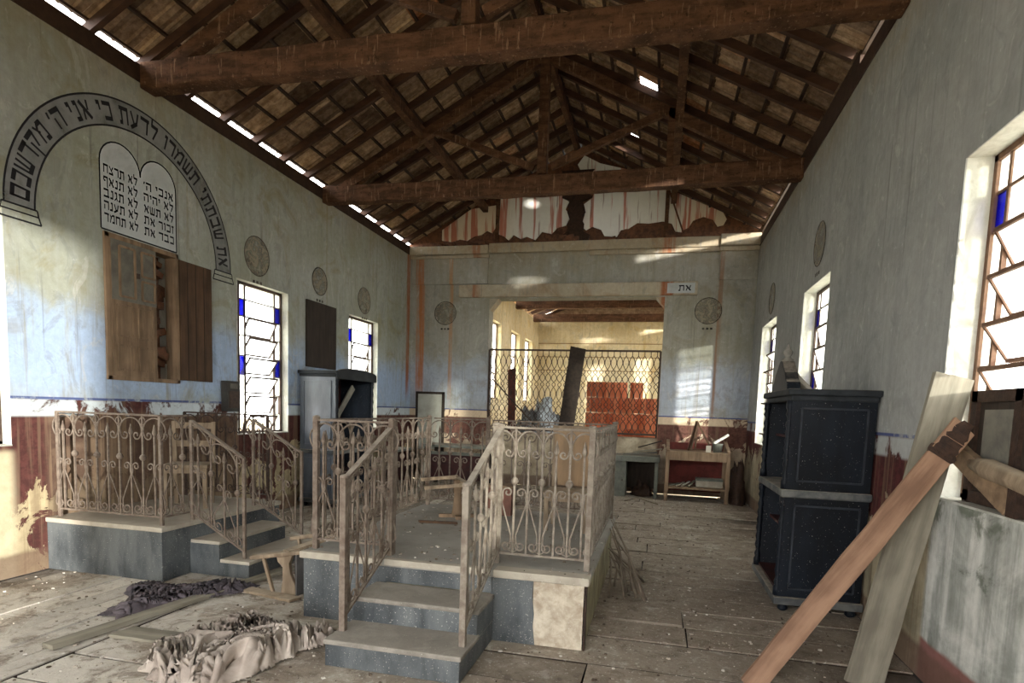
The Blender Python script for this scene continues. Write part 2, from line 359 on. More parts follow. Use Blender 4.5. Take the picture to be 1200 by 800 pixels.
# gable over the back wall: broken plaster over brick
gb = MB().prism([(-WT, 4.66), (W+WT, 4.66), (XR, 6.46)], lambda a, b, t: (a, t, b), .06, .30).build('wall_gable', M_brick, kind='structure')
s = NT('red_streaked_white_plaster'); P = s.pos(); X, Y, Z = s.sep(P)
st = s.noise(s.scale(P, (1, 1, .06)), 6.5, 4, .6, .1); st2 = s.noise(s.scale(P, (1, 1, .05), (3, 0, 0)), 17, 3, .6); fn = s.noise(P, 12, 5, .7)
col = s.mix(fn, srgb(214, 214, 206), srgb(236, 236, 228)); side = s.step(s.mth('ABSOLUTE', s.mth('SUBTRACT', X, 3.6)), 1.3, 2.0)
col = s.mix(s.mul(side, .6), col, srgb(206, 180, 132))
col = s.mix(s.mul(s.step(s.addn(st, s.mul(side, .09)), .57, .64), .85), col, srgb(176, 92, 66)); col = s.mix(s.mul(s.step(st2, .62, .68), .6), col, srgb(112, 70, 52))
M_gplas = s.out(col, .9, fn, .3, .01)
G = [[(0.62, 5.02), (1.22, 5.40), (1.72, 5.45), (1.73, 5.03), (1.66, 4.93), (1.55, 4.98), (1.44, 4.90), (1.3, 4.88), (1.15, 4.80), (1.0, 4.83), (0.8, 4.78), (0.62, 4.82)],
     [(1.82, 5.69), (3.11, 5.95), (3.06, 5.62), (3.16, 5.45), (3.10, 5.32), (3.20, 5.18), (3.12, 5.02), (2.95, 4.98), (2.85, 4.87), (2.66, 4.92), (2.53, 4.77), (2.36, 4.84), (2.24, 4.80), (2.10, 4.88), (2.0, 4.78), (1.9, 4.86), (1.80, 4.9)],
     [(3.71, 5.80), (4.95, 5.66), (5.27, 4.82), (5.15, 4.84), (5.08, 4.98), (4.92, 5.03), (4.66, 5.0), (4.46, 5.02), (4.30, 4.92), (4.16, 4.90), (4.09, 4.78), (3.86, 4.80), (3.79, 4.92), (3.62, 4.98), (3.51, 4.92), (3.42, 4.99), (3.47, 5.2), (3.44, 5.39), (3.6, 5.5)],
     [(5.02, 5.58), (5.96, 5.14), (6.03, 5.02), (5.98, 4.92), (5.88, 4.90), (5.80, 5.02), (5.62, 5.08), (5.45, 5.02), (5.38, 4.90), (5.29, 4.86)],
     [(3.30, 6.12), (3.42, 6.28), (3.72, 6.12), (4.23, 5.98), (4.10, 5.92), (3.37, 5.99)]]
m = MB()
for g in G: m.prism(g, lambda a, b, t: (a, t, b), .03, .058)
m.build('plaster', M_gplas, gb)
for x0, z0, z1, w in ((1.77, 4.7, 5.62, .06), (4.98, 4.75, 5.58, .07)): MB().span((x0-w/2, -.02, z0), (x0+w/2, .03, z1)).build('stud', M_beam, gb)
m = MB(); R = random.Random(5)   # rotten centre post with ragged edges
prof = [(z, .10+R.uniform(0, .06)+(.14 if z > 5.5 else 0)+(.10 if z < 4.85 else 0)) for z in [4.68+.07*i for i in range(20)]]
m.prism([(3.30-w, z) for z, w in prof]+[(3.32+w*R.uniform(.8, 1.1), z) for z, w in prof[::-1]], lambda a, b, t: (a, t, b), -.01, .062)
m.build('rotten_post', M_rot, gb)
m = MB()
for i in range(46):
    x = R.uniform(.5, 6.1); h = R.uniform(.02, .075)
    if 3.0 < x < 3.7 or 4.2 < x < 5.2 and R.random() < .5: h += .06
    m.box((x, .0+R.uniform(-.03, .01), 4.69+h/2), (R.uniform(.08, .22), .09, h), Matrix.Rotation(R.uniform(-.3, .3), 3, 'Y'))
m.build('broken_brick_edge', M_brick, gb)

# ---------------------------------------------------------------- roof
s = NT('clay_roof_tile_underside'); P = s.pos(); o_ = s.isl(); fn = s.noise(P, 11, 6, .7, .3); g2 = s.noise(s.scale(P, (1, 6, 1)), 4, 3, .5)
col = s.ramp(o_, [(0, srgb(98, 80, 66)), (.35, srgb(140, 118, 97)), (.7, srgb(168, 143, 116)), (.93, srgb(196, 168, 134)), (1, srgb(180, 124, 90))])
col = s.mix(s.step(fn, .35, .7), s.mix(1., col, (.5, .46, .42, 1), 'MULTIPLY'), col); col = s.mix(s.mul(s.step(fn, .66, .74), .4), col, srgb(176, 160, 138))
M_tile = s.out(col, .9, s.addn(fn, g2), .5, .01, spec=.1)
roof = MB(); R = random.Random(11)
cosr = 1/math.hypot(1, SLOPE); L_s = XR/cosr+.06
for sd in (0, 1):
    ang = math.atan(SLOPE)
    nrow = 11; tl = L_s/nrow; ncol = 54; tw = (-YF+.45)/ncol
    for i in range(nrow):
        for j in range(ncol):
            y = YF-.05+tw*(j+.5); d = -.06+tl*(i+.5)
            if (sd, i, j) in ((1, 7, 47), (1, 6, 40)): continue
            tilt = ang+.05+R.uniform(-.015, .015)
            xx = d*cosr; zz = ZE+SLOPE*xx+.035
            mm = Matrix.Rotation(-tilt, 3, 'Y') @ Matrix.Rotation(R.uniform(-.02, .02), 3, 'Z')
            if sd: mm = Matrix.Rotation(PI, 3, 'Z') @ mm; xx = W-xx
            b0 = len(roof.v)
            pr = [(-.5, .012), (-.30, .0), (-.26, .022), (-.20, .022), (-.16, 0), (.16, 0), (.20, .022), (.26, .022), (.30, 0), (.5, .012)]
            vs = [Vector((e*(tl+.06), q*tw*.985, -h)) for e in (-.5, .5) for q, h in pr]+[Vector((e*(tl+.06), q*tw*.985, .02)) for e in (-.5, .5) for q in (-.5, .5)]
            n = len(pr)
            fs = [[k, k+1, n+k+1, n+k] for k in range(n-1)]+[[2*n, 2*n+1, 2*n+3, 2*n+2], [0, n, 2*n+2, 2*n], [n-1, 2*n+1, 2*n+3, 2*n-1], list(range(n))+[2*n+1, 2*n], list(range(n, 2*n))+[2*n+3, 2*n+2]]
            roof.add([mm @ v+Vector((xx, y, zz)) for v in vs], fs)

ce = roof.build('ceiling', M_tile, kind='structure')
MB().bar((XR, YF-.1, 6.60), (XR, .4, 6.60), .26, .06).build('ridge_tile', M_tile, ce)
for sd in (0, 1):   # battens under every tile course
    for i in range(12):
        d = -.06+L_s/11*i+.03; xx = d*cosr; z = ZE+SLOPE*xx-.012; X_ = W-xx if sd else xx
        MB().bar((X_, YF, z), (X_, .32, z), .035, .025).build('batten', M_batten, ce)
proto = None
for k in range(-11, 14):
    y = -7.08+.56*k
    if not YF < y < .15: continue
    for sd in (0, 1):
        a = (-.09, y, ZE-.09*SLOPE-.075); b = (XR, y, 6.5-.075)
        if sd: a = (W-.05, y, ZE-.075+.05*SLOPE)
        MB().bar(a, b, .055, .085).build('rafter', M_rafter, ce)
for sd in (0, 1):
    X_ = 5.09 if sd else 1.52
    z = roof_z(X_)-.19
    MB().bar((X_, YF, z), (X_, .1, z), .10, .13).build('purlin', M_beam, ce)
MB().bar((XR, YF, 6.34), (XR, .05, 6.34), .08, .14).build('ridge_beam', M_beam, ce)
MB().span((-.11, YF, ZW), (.012, 0, ZW+.165)).build('wall_plate', M_batten, ce)
MB().span((W-.012, YF, ZW), (W+.05, 0, ZW+.15)).build('wall_plate', M_batten, ce)
for a, b in ((YF, -6.35), (-5.4, -3.05)): MB().span((W+.0, a, ZW+.15), (W+.05, b, ZW+.30)).build('eave_sun_stop', M_batten, ce)  # strips added to close the eave slit against stray sun
def truss(y, label):
    t = thing('roof_truss', label, 'roof truss', (XR, y, 4.45), group='timber roof trusses')
    m = MB(); n = 26; R = random.Random(int(-y*10)); top = []; vs = []; fs = []
    for i in range(n+1):
        x = .001+(W-.002)*i/n; j = lambda: R.uniform(-.008, .008); sag = -.02*math.sin(PI*i/n)
        vs += [(x, y-.09+j(), 4.46+sag+j()), (x, y+.09+j(), 4.46+sag+j()), (x, y+.09+j(), 4.70+sag+j()), (x, y-.09+j(), 4.70+sag+j())]
    for i in range(n):
        for k in range(4): fs.append([i*4+k, i*4+(k+1) % 4, i*4+4+(k+1) % 4, i*4+4+k])
    fs += [[0, 1, 2, 3], [4*n+3, 4*n+2, 4*n+1, 4*n]]
    m.add(vs, fs).build('tie_beam', M_beam, t, bevel=.015)
    MB().bar((XR, y, 4.70), (XR, y, 6.26), .13, .13).build('king_post', M_beam, t, bevel=.01)
    zp = lambda x: roof_z(x)-.30
    for sd in (0, 1):
        f = lambda x: W-x if sd else x
        MB().bar((f(.12), y, zp(.12)+.02), (f(XR-.08), y, zp(XR)), .10, .13).build('principal_rafter', M_beam, t, bevel=.008)
        MB().bar((f(XR-.12), y, 4.80), (f(1.75), y, zp(1.75)-.02), .07, .09).build('strut', M_beam, t, bevel=.006)
        if sd: MB().bar((f(1.62), y+.0, 4.68), (f(1.62), y, zp(1.62)+.1), .09, .10).build('queen_post', M_beam, t, bevel=.006)
    return t
truss(-6.50, 'nearer of the two timber roof trusses, its tie beam crossing the top of the picture')
truss(-3.27, 'farther timber roof truss with king post and struts, in front of the plastered gable')

# ---------------------------------------------------------------- windows
def glass(name, col, tr=.62):
    s = NT(name); a = s.n('ShaderNodeBsdfTransparent'); a.inputs[0].default_value = col
    b = s.n('ShaderNodeBsdfTranslucent'); b.inputs[0].default_value = col; g = s.n('ShaderNodeBsdfGlossy'); g.inputs[1].default_value = .15
    m1 = s.n('ShaderNodeMixShader'); m1.inputs[0].default_value = 1-tr; s.lk(a.outputs[0], m1.inputs[1]); s.lk(b.outputs[0], m1.inputs[2])
    m2 = s.n('ShaderNodeMixShader'); m2.inputs[0].default_value = .05; s.lk(m1.outputs[0], m2.inputs[1]); s.lk(g.outputs[0], m2.inputs[2])
    o = s.n('ShaderNodeOutputMaterial'); s.lk(m2.outputs[0], o.inputs[0]); return s.m
M_glass = glass('frosted_pale_glass', (.90, .93, .90, 1)); M_blue = glass('cobalt_blue_glass', (.004, .012, .30, 1), .8)
M_wframe = worn('rusted_window_iron', (78, 64, 56), (56, 42, 36), sc=16); M_wwood = worn('brown_window_wood', (112, 86, 68), (86, 60, 46), sc=14)
ROWS = [2.97, 2.76, 2.55, 2.31, 2.06, 1.82, 1.57, 1.32, 1.07]
def window(name, fn, u0, u1, tilts, missing=(), d=.14, blues=(1, 4), mframe=None):
    mf = mframe or M_wframe; D = d+.02
    m = MB(); b = lambda a0, a1, z0, z1, t=.02: m.span(fn(a0, z0, D-t), fn(a1, z1, D+t))
    b(u0, u0+.035, Z0, Z1); b(u1-.035, u1, Z0, Z1); b(u0, u1, Z1-.035, Z1); b(u0, u1, Z0, Z0+.035)
    sw = .15; a, c = u0+sw, u1-sw
    b(a-.012, a+.012, Z0, Z1, .012); b(c-.012, c+.012, Z0, Z1, .012)
    w = m.build(name, mf, kind='structure')
    for r in range(8):
        zt, zb = ROWS[r], ROWS[r+1]
        q = MB()
        if r in (0, 1): q.span(fn(u0+.03, zb-.008, D-.01), fn(u1-.03, zb+.008, D+.01))
        else:
            q.span(fn(u0+.03, zb-.006, D-.008), fn(a, zb+.006, D+.008)); q.span(fn(c, zb-.006, D-.008), fn(u1-.03, zb+.006, D+.008))
        q.build('glazing_bar', mf, w)
        for k, (p0, p1) in enumerate(((u0+.035, a-.012), (c+.012, u1-.035))):
            if (r, 'LR'[k]) in missing: continue
            MB().span(fn(p0, zb, D-.003), fn(p1, zt, D+.003)).build('side_pane', M_blue if r in blues else M_glass, w)
        if r < 2: MB().span(fn(a+.012, zb, D-.003), fn(c-.012, zt, D+.003)).build('fixed_pane', M_glass, w); continue
        tl = tilts[(r-2) % len(tilts)]; zc = (zt+zb)/2; h = (zt-zb)/2-.006
        def P(u, e, o=0):  # pivoted about the middle of the sash
            return fn(u, zc+e*h*math.cos(tl)-o*math.sin(tl), D-e*h*math.sin(tl)-o*math.cos(tl)*.0+o*.0)
        q = MB()
        for e in (-1, 1): q.bar(P(a+.016, e), P(c-.016, e), .022, .022)
        for u in (a+.02, c-.02): q.bar(P(u, -1), P(u, 1), .018, .018)
        sash = q.build('sash', mf, w)
        if r not in missing: MB().add([P(a+.02, -1), P(c-.02, -1), P(c-.02, 1), P(a+.02, 1)], [[0, 1, 2, 3]]).build('pane', M_glass, sash)
    MB().span(fn(u0, Z0, .0), fn(u1, Z0+.012, d)).build('sill', M_sill, w)
    return w
for k, (a, b) in enumerate(LW[:3]): MB().span(left(a, Z0, .10), left(a+.15, Z1, WT-.01)).build('trim_%d' % (8+k), M_sill, kind='structure')
LWF = [(a+.15, b) for a, b in LW]
window('window_1', left, *LWF[0], [.25, .3, .35, .3, .2, .3], d=.10)
window('window_2', left, *LWF[1], [.45, .55, .6, .6, .5, .55], missing=(6, 7, (6, 'R'), (7, 'L')), d=.10)
window('window_3', left, *LWF[2], [.35, .4, .45, .4, .3, .5], d=.10)
window('window_4', left, *LWB, [.3])
window('window_5', right, *RW[0], [.5, .55, .6, .55, .5, .4], missing=((6, 'R'), 6, 7), mframe=M_wwood, blues=(1,))
window('window_6', right, *RW[1], [.25, .35, .3, .4, .3, .3])
window('window_7', right, *RW[2], [.9, 1.2, .5, 1.3, .5, 1.2], missing=(3, 5), blues=(1,))
window('window_8', right, *RWB, [.3])

# ---------------------------------------------------------------- room beyond the opening
M_cream = wall_mat('yellowed_far_room_plaster', (222, 208, 172), (204, 188, 150), (190, 170, 130), (140, 90, 70), dthr=.9, stain=(196, 164, 96), dado=(-2, -1), line=False)
FX = 1.0; FY = 8.3; FH = 4.42
fleft = lambda u, z, d: (FX-d, u, z)
FW = [(2.41, 3.46), (4.50, 5.55), (6.25, 7.30)]
cells_wall([WT+.01, FY], [.7, FH], [(a, b, 1.75, 3.66) for a, b in FW], fleft, 0, .25).build('wall_far_left', M_cream, kind='structure')
MB().span((FX-.25, FY, .7), (W+.3, FY+.25, FH)).build('wall_far', M_cream, kind='structure')
cells_wall([WT+.01, FY], [.7, FH], [(a, b, 1.75, 3.66) for a, b in FW], lambda u, z, d: (W+.02+d, u, z), 0, .28).build('wall_far_right', M_cream, kind='structure')  # unseen wall; its window openings are added to brighten the far room
M_ffloor = worn('pale_dusty_cement', (206, 200, 186), (176, 168, 152), sc=4, world=True)
MB().span((FX-.25, WT+.01, .70), (W+.3, FY+.25, .80)).build('floor_far', M_ffloor, kind='structure')
m = MB()
for z in (3.72, 3.28, 2.84): m.span((FX, FY-.012, z-.012), (W+.02, FY, z+.012))
m.build('trim_7', worn('thin_brown_stripe', (150, 122, 84), (120, 96, 66)), kind='structure')
fr = MB()
for sd in (0, 1):
    for i in range(9):
        for j in range(30):
            x0 = FX-.3+i*.36; z = 4.52+.42*(x0-FX+.3)/1.0*.9
            if (sd, i, j) in ((0, 2, 20), (0, 3, 12), (0, 1, 24)): continue
            xx = x0+.18; xx2 = W+FX-xx if sd else xx
            fr.box((xx2, .5+.28*j, z+.16), (.42, .27, .03), Matrix.Rotation((.36 if sd else -.36), 3, 'Y'))
fr.prism([(FX-.25, FH), (W+.3, FH), (3.8, 5.9)], lambda a, b, t: (a, t, b), FY+.02, FY+.2)
fc = fr.build('ceiling_far', M_tile, kind='structure')
for y in (2.4, 5.0, 7.4): MB().span((FX, y-.1, 4.30), (W+.02, y+.1, 4.52)).build('tie_beam', M_beam, fc)
for j in range(14): MB().bar((FX, .6+.58*j, 4.50), (3.8, .6+.58*j, 5.62), .06, .09).build('rafter', M_rafter, fc); MB().bar((W, .6+.58*j, 4.50), (3.8, .6+.58*j, 5.62), .06, .09).build('rafter', M_rafter, fc)
fwin = 9
for a, b in FW:
    m = MB()
    for u in (a+.02, a+.53, b-.02): m.span((FX-.16, u-.02, 1.75), (FX-.12, u+.02, 3.66))
    for z in (1.77, 2.4, 3.0, 3.64): m.span((FX-.155, a, z-.014), (FX-.125, b, z+.014))
    w = m.build('window_%d' % fwin, M_wwood, kind='structure'); fwin += 1
    MB().span((FX-.142, a, 1.75), (FX-.138, b, 3.66)).build('pane', M_glass, w)

# ---------------------------------------------------------------- outside
s = NT('dry_yard_ground'); col = s.mix(s.noise(s.pos(), .8, 5), srgb(170, 150, 120), srgb(130, 125, 90)); M_yard = s.out(col, .95)
MB().span((-40, -45, -.9), (45, 45, -.5)).build('ground', M_yard, kind='structure')
M_render = worn('white_house_render', (222, 214, 202), (204, 196, 184), sc=2); M_roofo = worn('orange_clay_roof', (196, 112, 70), (166, 92, 58), sc=10)  # house render in its own off-white
h = thing('neighbouring_house', 'low white house with orange tiled roof seen through the window behind the iron railing', 'house', (-9, -.6, -.5))
MB().span((-12, -2.4, -.5), (-8, 1.6, 2.0)).build('wall', M_render, h)
MB().prism([(-12.3, 2.0), (-7.7, 2.0), (-10, 3.1)], lambda a, b, t: (a, t, b), -2.7, 1.9).build('roof', M_roofo, h)
g = MB().span((W+3.0, -14, -.5), (W+3.2, -6.6, 1.75)).build('garden_wall', M_roofo)
tag(g, 'orange brick yard wall outside the boarded right-hand window', 'garden wall')

# ---------------------------------------------------------------- painted decoration on the walls
h_, v_ = .24, .15
GL = {'ב': (.85, [(0, .91, .74, .91, h_), (.68, .99, .68, .08, v_), (0, .09, .85, .09, h_)]), 'כ': (.78, [(.04, .91, .74, .91, h_), (.68, .99, .68, 0, v_), (.04, .09, .74, .09, h_)]),
 'ה': (.8, [(0, .91, .8, .91, h_), (.73, .95, .73, 0, v_), (.12, .58, .12, 0, v_)]), 'ח': (.8, [(0, .91, .8, .91, h_), (.73, .95, .73, 0, v_), (.12, .9, .12, 0, v_)]),
 'ד': (.8, [(0, .91, .8, .91, h_), (.64, .95, .64, 0, v_)]), 'ר': (.7, [(0, .91, .68, .91, h_), (.63, .99, .63, 0, v_)]), 'ו': (.34, [(.04, .91, .32, .91, h_), (.26, .99, .26, 0, v_)]),
 'ז': (.4, [(0, .91, .4, .91, h_), (.2, .95, .2, 0, v_)]), 'י': (.34, [(.04, .91, .32, .91, h_), (.26, .99, .24, .5, v_)]), '׳': (.2, [(.14, 1.0, .05, .68, v_)]),
 'ל': (.72, [(.1, 1.32, .1, .85, v_), (.05, .86, .7, .86, h_), (.66, .86, .32, 0, v_)]), 'מ': (.86, [(.05, .95, .28, .5, v_), (.2, .62, .07, 0, v_), (.24, .72, .48, .93, v_), (.42, .91, .8, .91, h_), (.76, .99, .76, 0, v_), (.42, .09, .82, .09, h_)]),
 'ם': (.8, [(.03, .91, .8, .91, h_), (.74, .99, .74, 0, v_), (.1, .95, .1, 0, v_), (.05, .09, .8, .09, h_)]), 'נ': (.48, [(.14, .91, .44, .91, h_), (.38, .99, .38, 0, v_), (0, .09, .44, .09, h_)]),
 'ע': (.8, [(.08, .98, .4, .14, v_), (.72, .98, .58, .3, v_), (.62, .34, .02, -.02, h_)]), 'צ': (.76, [(.06, .98, .66, .14, v_), (.7, .98, .42, .5, v_), (0, .09, .72, .09, h_)]),
 'ק': (.78, [(0, .91, .76, .91, h_), (.7, .95, .4, .2, v_), (.1, .62, .1, -.32, v_)]), 'ש': (.88, [(.06, 1, .12, .1, v_), (.44, 1, .36, .1, v_), (.82, 1, .76, .1, v_), (.06, .09, .82, .09, h_)]),
 'ת': (.86, [(.05, .91, .82, .91, h_), (.75, .95, .75, 0, v_), (.24, .88, .22, .08, v_), (0, .07, .28, .07, h_)]), 'א': (.8, [(.06, .98, .74, .02, h_), (.7, 1, .58, .48, v_), (.1, 0, .24, .52, v_)]),
 'ף': (.74, [(.05, .91, .7, .91, h_), (.66, .99, .66, -.32, v_), (.1, .9, .1, .52, v_), (.1, .5, .36, .5, h_*.8)]), 'ג': (.5, [(.08, .91, .42, .91, h_), (.36, .99, .36, .25, v_), (.38, .36, .04, 0, v_), (.34, .32, .48, 0, v_)])}
def text_mesh(txt, size):
    """hand-painted block letters from brush strokes, written right to left"""
    vs = []; fs = []; x = 0; k = size*.72
    for ch in txt[::-1]:
        if ch not in GL: x += .5; continue
        w, strokes = GL[ch]
        for a, b, c, d, t in strokes:
            e = Vector((c-a, d-b)).normalized(); n = Vector((-e.y, e.x))*t/2; z = len(vs)
            for px, py in ((a+n.x, b+n.y), (a-n.x, b-n.y), (c-n.x, d-n.y), (c+n.x, d+n.y)): vs.append(Vector(((x+px)*k, py*k)))
            fs.append([z, z+1, z+2, z+3])
        x += w+.16
    return vs, fs
def faded(name, c, lo, hi, sc=7, base=0.):
    s = NT(name); n1 = s.noise(s.pos(), sc, 5, .7, .3); n0 = s.noise(s.pos(), 1.3, 3)
    a = s.step(s.addn(s.mul(n1, .6), s.mul(n0, .4)), lo, hi)
    if base: a = s.addn(s.mul(a, 1-base), base)
    return s.out(srgb(*c), .9, alpha=a)
M_ink = faded('faded_black_lettering', (30, 30, 34), .32, .44, base=.4); M_ink2 = faded('black_lettering', (30, 32, 38), .26, .40, 10, base=.6)
M_band = faded('faded_grey_paint', (130, 132, 132), .30, .62, 3, base=.35); M_tab = faded('pale_blue_grey_paint', (178, 184, 186), .2, .55, 4, base=.6)
LP = lambda u, z, t: Vector((t, u, z))
cy, cz, ro, ri = -6.62, 2.98, 1.27, 1.03
arc = [(a*PI/48) for a in range(49)]
m = MB()
m.add([LP(cy-math.cos(a)*r, cz+math.sin(a)*r, .003) for a in arc for r in (ri, ro)], [[2*i, 2*i+1, 2*i+3, 2*i+2] for i in range(48)])
ab = m.build('arch_band', M_band, wl, label='faded grey painted arch band')
m = MB()
def stripe(pts, w, t):  # flat painted line on the left wall
    for (a, b), (c, d) in zip(pts, pts[1:]):
        e = Vector((c-a, d-b)); 
        if e.length < 1e-5: continue
        n = Vector((-e.y, e.x)).normalized()*w/2
        m.quad(LP(a+n.x, b+n.y, t), LP(a-n.x, b-n.y, t), LP(c-n.x, d-n.y, t), LP(c+n.x, d+n.y, t))
for r in (ri, ro): stripe([(cy-math.cos(a)*r, cz+math.sin(a)*r) for a in arc], .016, .005)
for sg in (-1, 1):
    u = cy+sg*(ri+ro)/2
    stripe([(u-.14, cz), (u+.14, cz), (u+.15, cz-.05), (u+.17, cz-.11), (u-.17, cz-.11), (u-.15, cz-.05), (u-.14, cz)], .014, .005); stripe([(u-.15, cz-.05), (u+.15, cz-.05)], .012, .005)
m.build('arch_outline', M_ink, wl)
txt = 'את שבתתי תשמרו לדעת כי אני ה׳ מקדשכם'
vs, fs = text_mesh(txt, .215); x0 = min(v.x for v in vs); x1 = max(v.x for v in vs)
rm = ri+.045; m = MB(); th0, th1 = .05, PI-.05
def arcmap(v):
    f = (v.x-x0)/(x1-x0); th = th0+(th1-th0)*f; r = rm+v.y*.95; return LP(cy-math.cos(th)*r, cz+math.sin(th)*r, .006)
m.add([arcmap(v) for v in vs], fs)
m.build('arch_inscription', M_ink, wl, label='black hebrew lettering along the arch')
# twin tablets
T = [(-7.05, -6.61), (-6.61, -6.17)]; tz0, tz1 = 3.02, 3.62
out = [(-7.05, tz0), (-7.05, tz1)]
for a, b in T:
    c = (a+b)/2; r = (b-a)/2; out += [(c-math.cos(k*PI/14)*r, tz1+math.sin(k*PI/14)*r*1.0) for k in range(15)]
out += [(-6.17, tz1), (-6.17, tz0)]
m = MB(); cpt = [(-6.61, 3.2)]
m.add([LP(a, b, .003) for a, b in out], [list(range(len(out)))]); tb = m.build('commandment_tablets', M_tab, wl, label='pale grey painted double tablet with rounded tops')
m = MB(); stripe(out+[out[0]], .014, .005); m.build('tablet_outline', M_ink2, wl)
rows_r = ['אנכי ה׳', 'לא יהיה', 'לא תשא', 'זכור את', 'כבד את']; rows_l = ['לא תרצח', 'לא תנאף', 'לא תגנב', 'לא תענה', 'לא תחמד']
m = MB()
for (a, b), rows in zip(T, (rows_l, rows_r)):
    for k, t in enumerate(rows):
        vs, fs = text_mesh(t, .13); mx = max(v.x for v in vs); mn = min(v.x for v in vs)
        sc_ = (b-a-.07)/(mx-mn); z = 3.525-.108*k
        m.add([LP(a+.035+(v.x-mn)*sc_, z+v.y*.8, .006) for v in vs], fs)
m.build('tablet_lettering', M_ink2, wl, label='rows of black hebrew lettering')
# roundels
s = NT('mottled_roundel_paint'); n1 = s.noise(s.pos(), 9, 6, .7, .8); n2 = s.noise(s.scale(s.pos(), (1, 1, 1), (5, 3, 1)), 6, 5, .7, 1)
col = s.mix(s.step(n1, .42, .56), srgb(116, 108, 92), srgb(150, 144, 128)); col = s.mix(s.step(n2, .54, .62), col, srgb(96, 76, 60))
M_round = s.out(col, .9, alpha=s.addn(.2, s.mul(.5, s.step(n1, .3, .6))))
M_rim = faded('faint_brown_rim', (84, 78, 70), .3, .6, 5, base=.15)
def roundel(fn, u, z, r, par, lab, d=-.004):
    m = MB(); n = 28
    m.add([fn(u+r*math.cos(2*PI*i/n), z+r*math.sin(2*PI*i/n), d) for i in range(n)], [list(range(n))]); o = m.build('painted_roundel', M_round, par, label=lab)
    m = MB(); m.tube([fn(u+r*math.cos(2*PI*i/n), z+r*math.sin(2*PI*i/n), d) for i in range(n)], .006, 4, True); m.build('roundel_rim', M_rim, par)
    m = MB(); [m.span(fn(u-.09+.07*k, z-r-.10, d), fn(u-.05+.07*k, z-r-.065, d-.002)) for k in range(3)]; m.build('roundel_caption', M_rim, par)
roundel(left, -4.86, 3.31, .24, wl, 'mottled round painting above the second left window'); roundel(left, -3.42, 3.30, .2, wl, 'very faint round painting above the dark board'); roundel(left, -2.02, 3.27, .22, wl, 'mottled round painting above the third left window')
roundel(right, -4.45, 3.37, .23, wr, 'faded round painting above the right wall window'); roundel(right, -1.70, 3.30, .23, wr, 'faded round painting near the far right corner')
roundel(back, 5.81, 3.40, .235, wb, 'brown round painting right of the opening', -.006); roundel(back, .74, 3.38, .23, wb, 'pale round painting left of the opening', -.006)
t4 = bpy.data.objects['trim_4']
MB().span((5.06, -.089, 3.71), (5.55, -.085, 3.89)).build('lintel_label', M_tab, t4)
m = MB(); vs, fs = text_mesh('את', .17); m.add([(5.26+v.x, -.0905, 3.75+v.y*.8) for v in vs], fs); m.build('lintel_lettering', M_ink2, t4)

# ---------------------------------------------------------------- doored niche in the left wall
t = thing('wall_cupboard', 'old wooden double-door wall cupboard set below the painted tablets', 'cupboard', (0, -6.4, 1.68))
MB().span((-.26, -7.0, 1.68), (-.22, -6.18, 2.97)).build('back_panel', M_brick, t)
R = random.Random(8); m = MB()
for i in range(26): m.box((-.16+R.uniform(-.03, .05), R.uniform(-6.46, -6.22), R.uniform(1.75, 2.9)), (.08, R.uniform(.08, .2), R.uniform(.05, .12)), Matrix.Rotation(R.uniform(-.4, .4), 3, 'X'))
m.build('crumbled_lining', M_brick, t)
m = MB()
for a, b in (((-7.035, 1.65), (-6.165, 1.69)), ((-7.035, 2.955), (-6.165, 3.0)), ((-7.035, 1.65), (-6.985, 3.0)), ((-6.2, 1.65), (-6.165, 3.0))): m.span((-.12, *a), (.022, *b))
m.build('frame', M_door, t, bevel=.004)
def door_leaf(y0, y1, x, par, panels, mat, name='door'):
    d = MB().span((x, y0, 1.69), (x+.028, y1, 2.95)).build(name, mat, par)
    m = MB()
    for a, b, z0, z1 in panels:
        for p, q in (((a, z0), (b, z0)), ((a, z1), (b, z1)), ((a, z0), (a, z1)), ((b, z0), (b, z1))): m.bar((x+.03, *p), (x+.03, *q), .018, .016, (1, 0, 0))
    m.build('panel_moulding', mat, d); return d
dl = door_leaf(-6.985, -6.47, .0, t, [(-6.93, -6.75, 1.75, 1.98), (-6.69, -6.52, 1.75, 1.98), (-6.93, -6.75, 2.07, 2.36), (-6.69, -6.52, 2.07, 2.36)], M_door)
m = MB(); m.span((.029, -6.98, 2.40), (.036, -6.475, 2.95)); up = m.build('faded_upper_panel', M_grayboard, dl)
m = MB()
for a, b, z0, z1 in ((-6.90, -6.73, 2.44, 2.90), (-6.65, -6.5, 2.44, 2.62), (-6.65, -6.5, 2.67, 2.90)):
    for p, q in (((a, z0), (b, z0)), ((a, z1), (b, z1)), ((a, z0), (a, z1)), ((b, z0), (b, z1))): m.bar((.04, *p), (.04, *q), .02, .014, (1, 0, 0))
m.build('panel_moulding', M_door, up); MB().box((.045, -6.70, 2.66), (.02, .03, .05)).build('lock_plate', M_darkiron, dl)
dr = MB().span((.004, -6.165, 1.69), (.034, -5.70, 2.95)).build('door', M_door2, t, label='dark door leaf folded back flat on the wall')
m = MB()
for y in (-6.06, -5.94, -5.82): m.bar((.035, y, 1.70), (.035, y, 2.94), .006, .006, (0, 1, 0))
m.build('board_joints', M_dwood, dr)
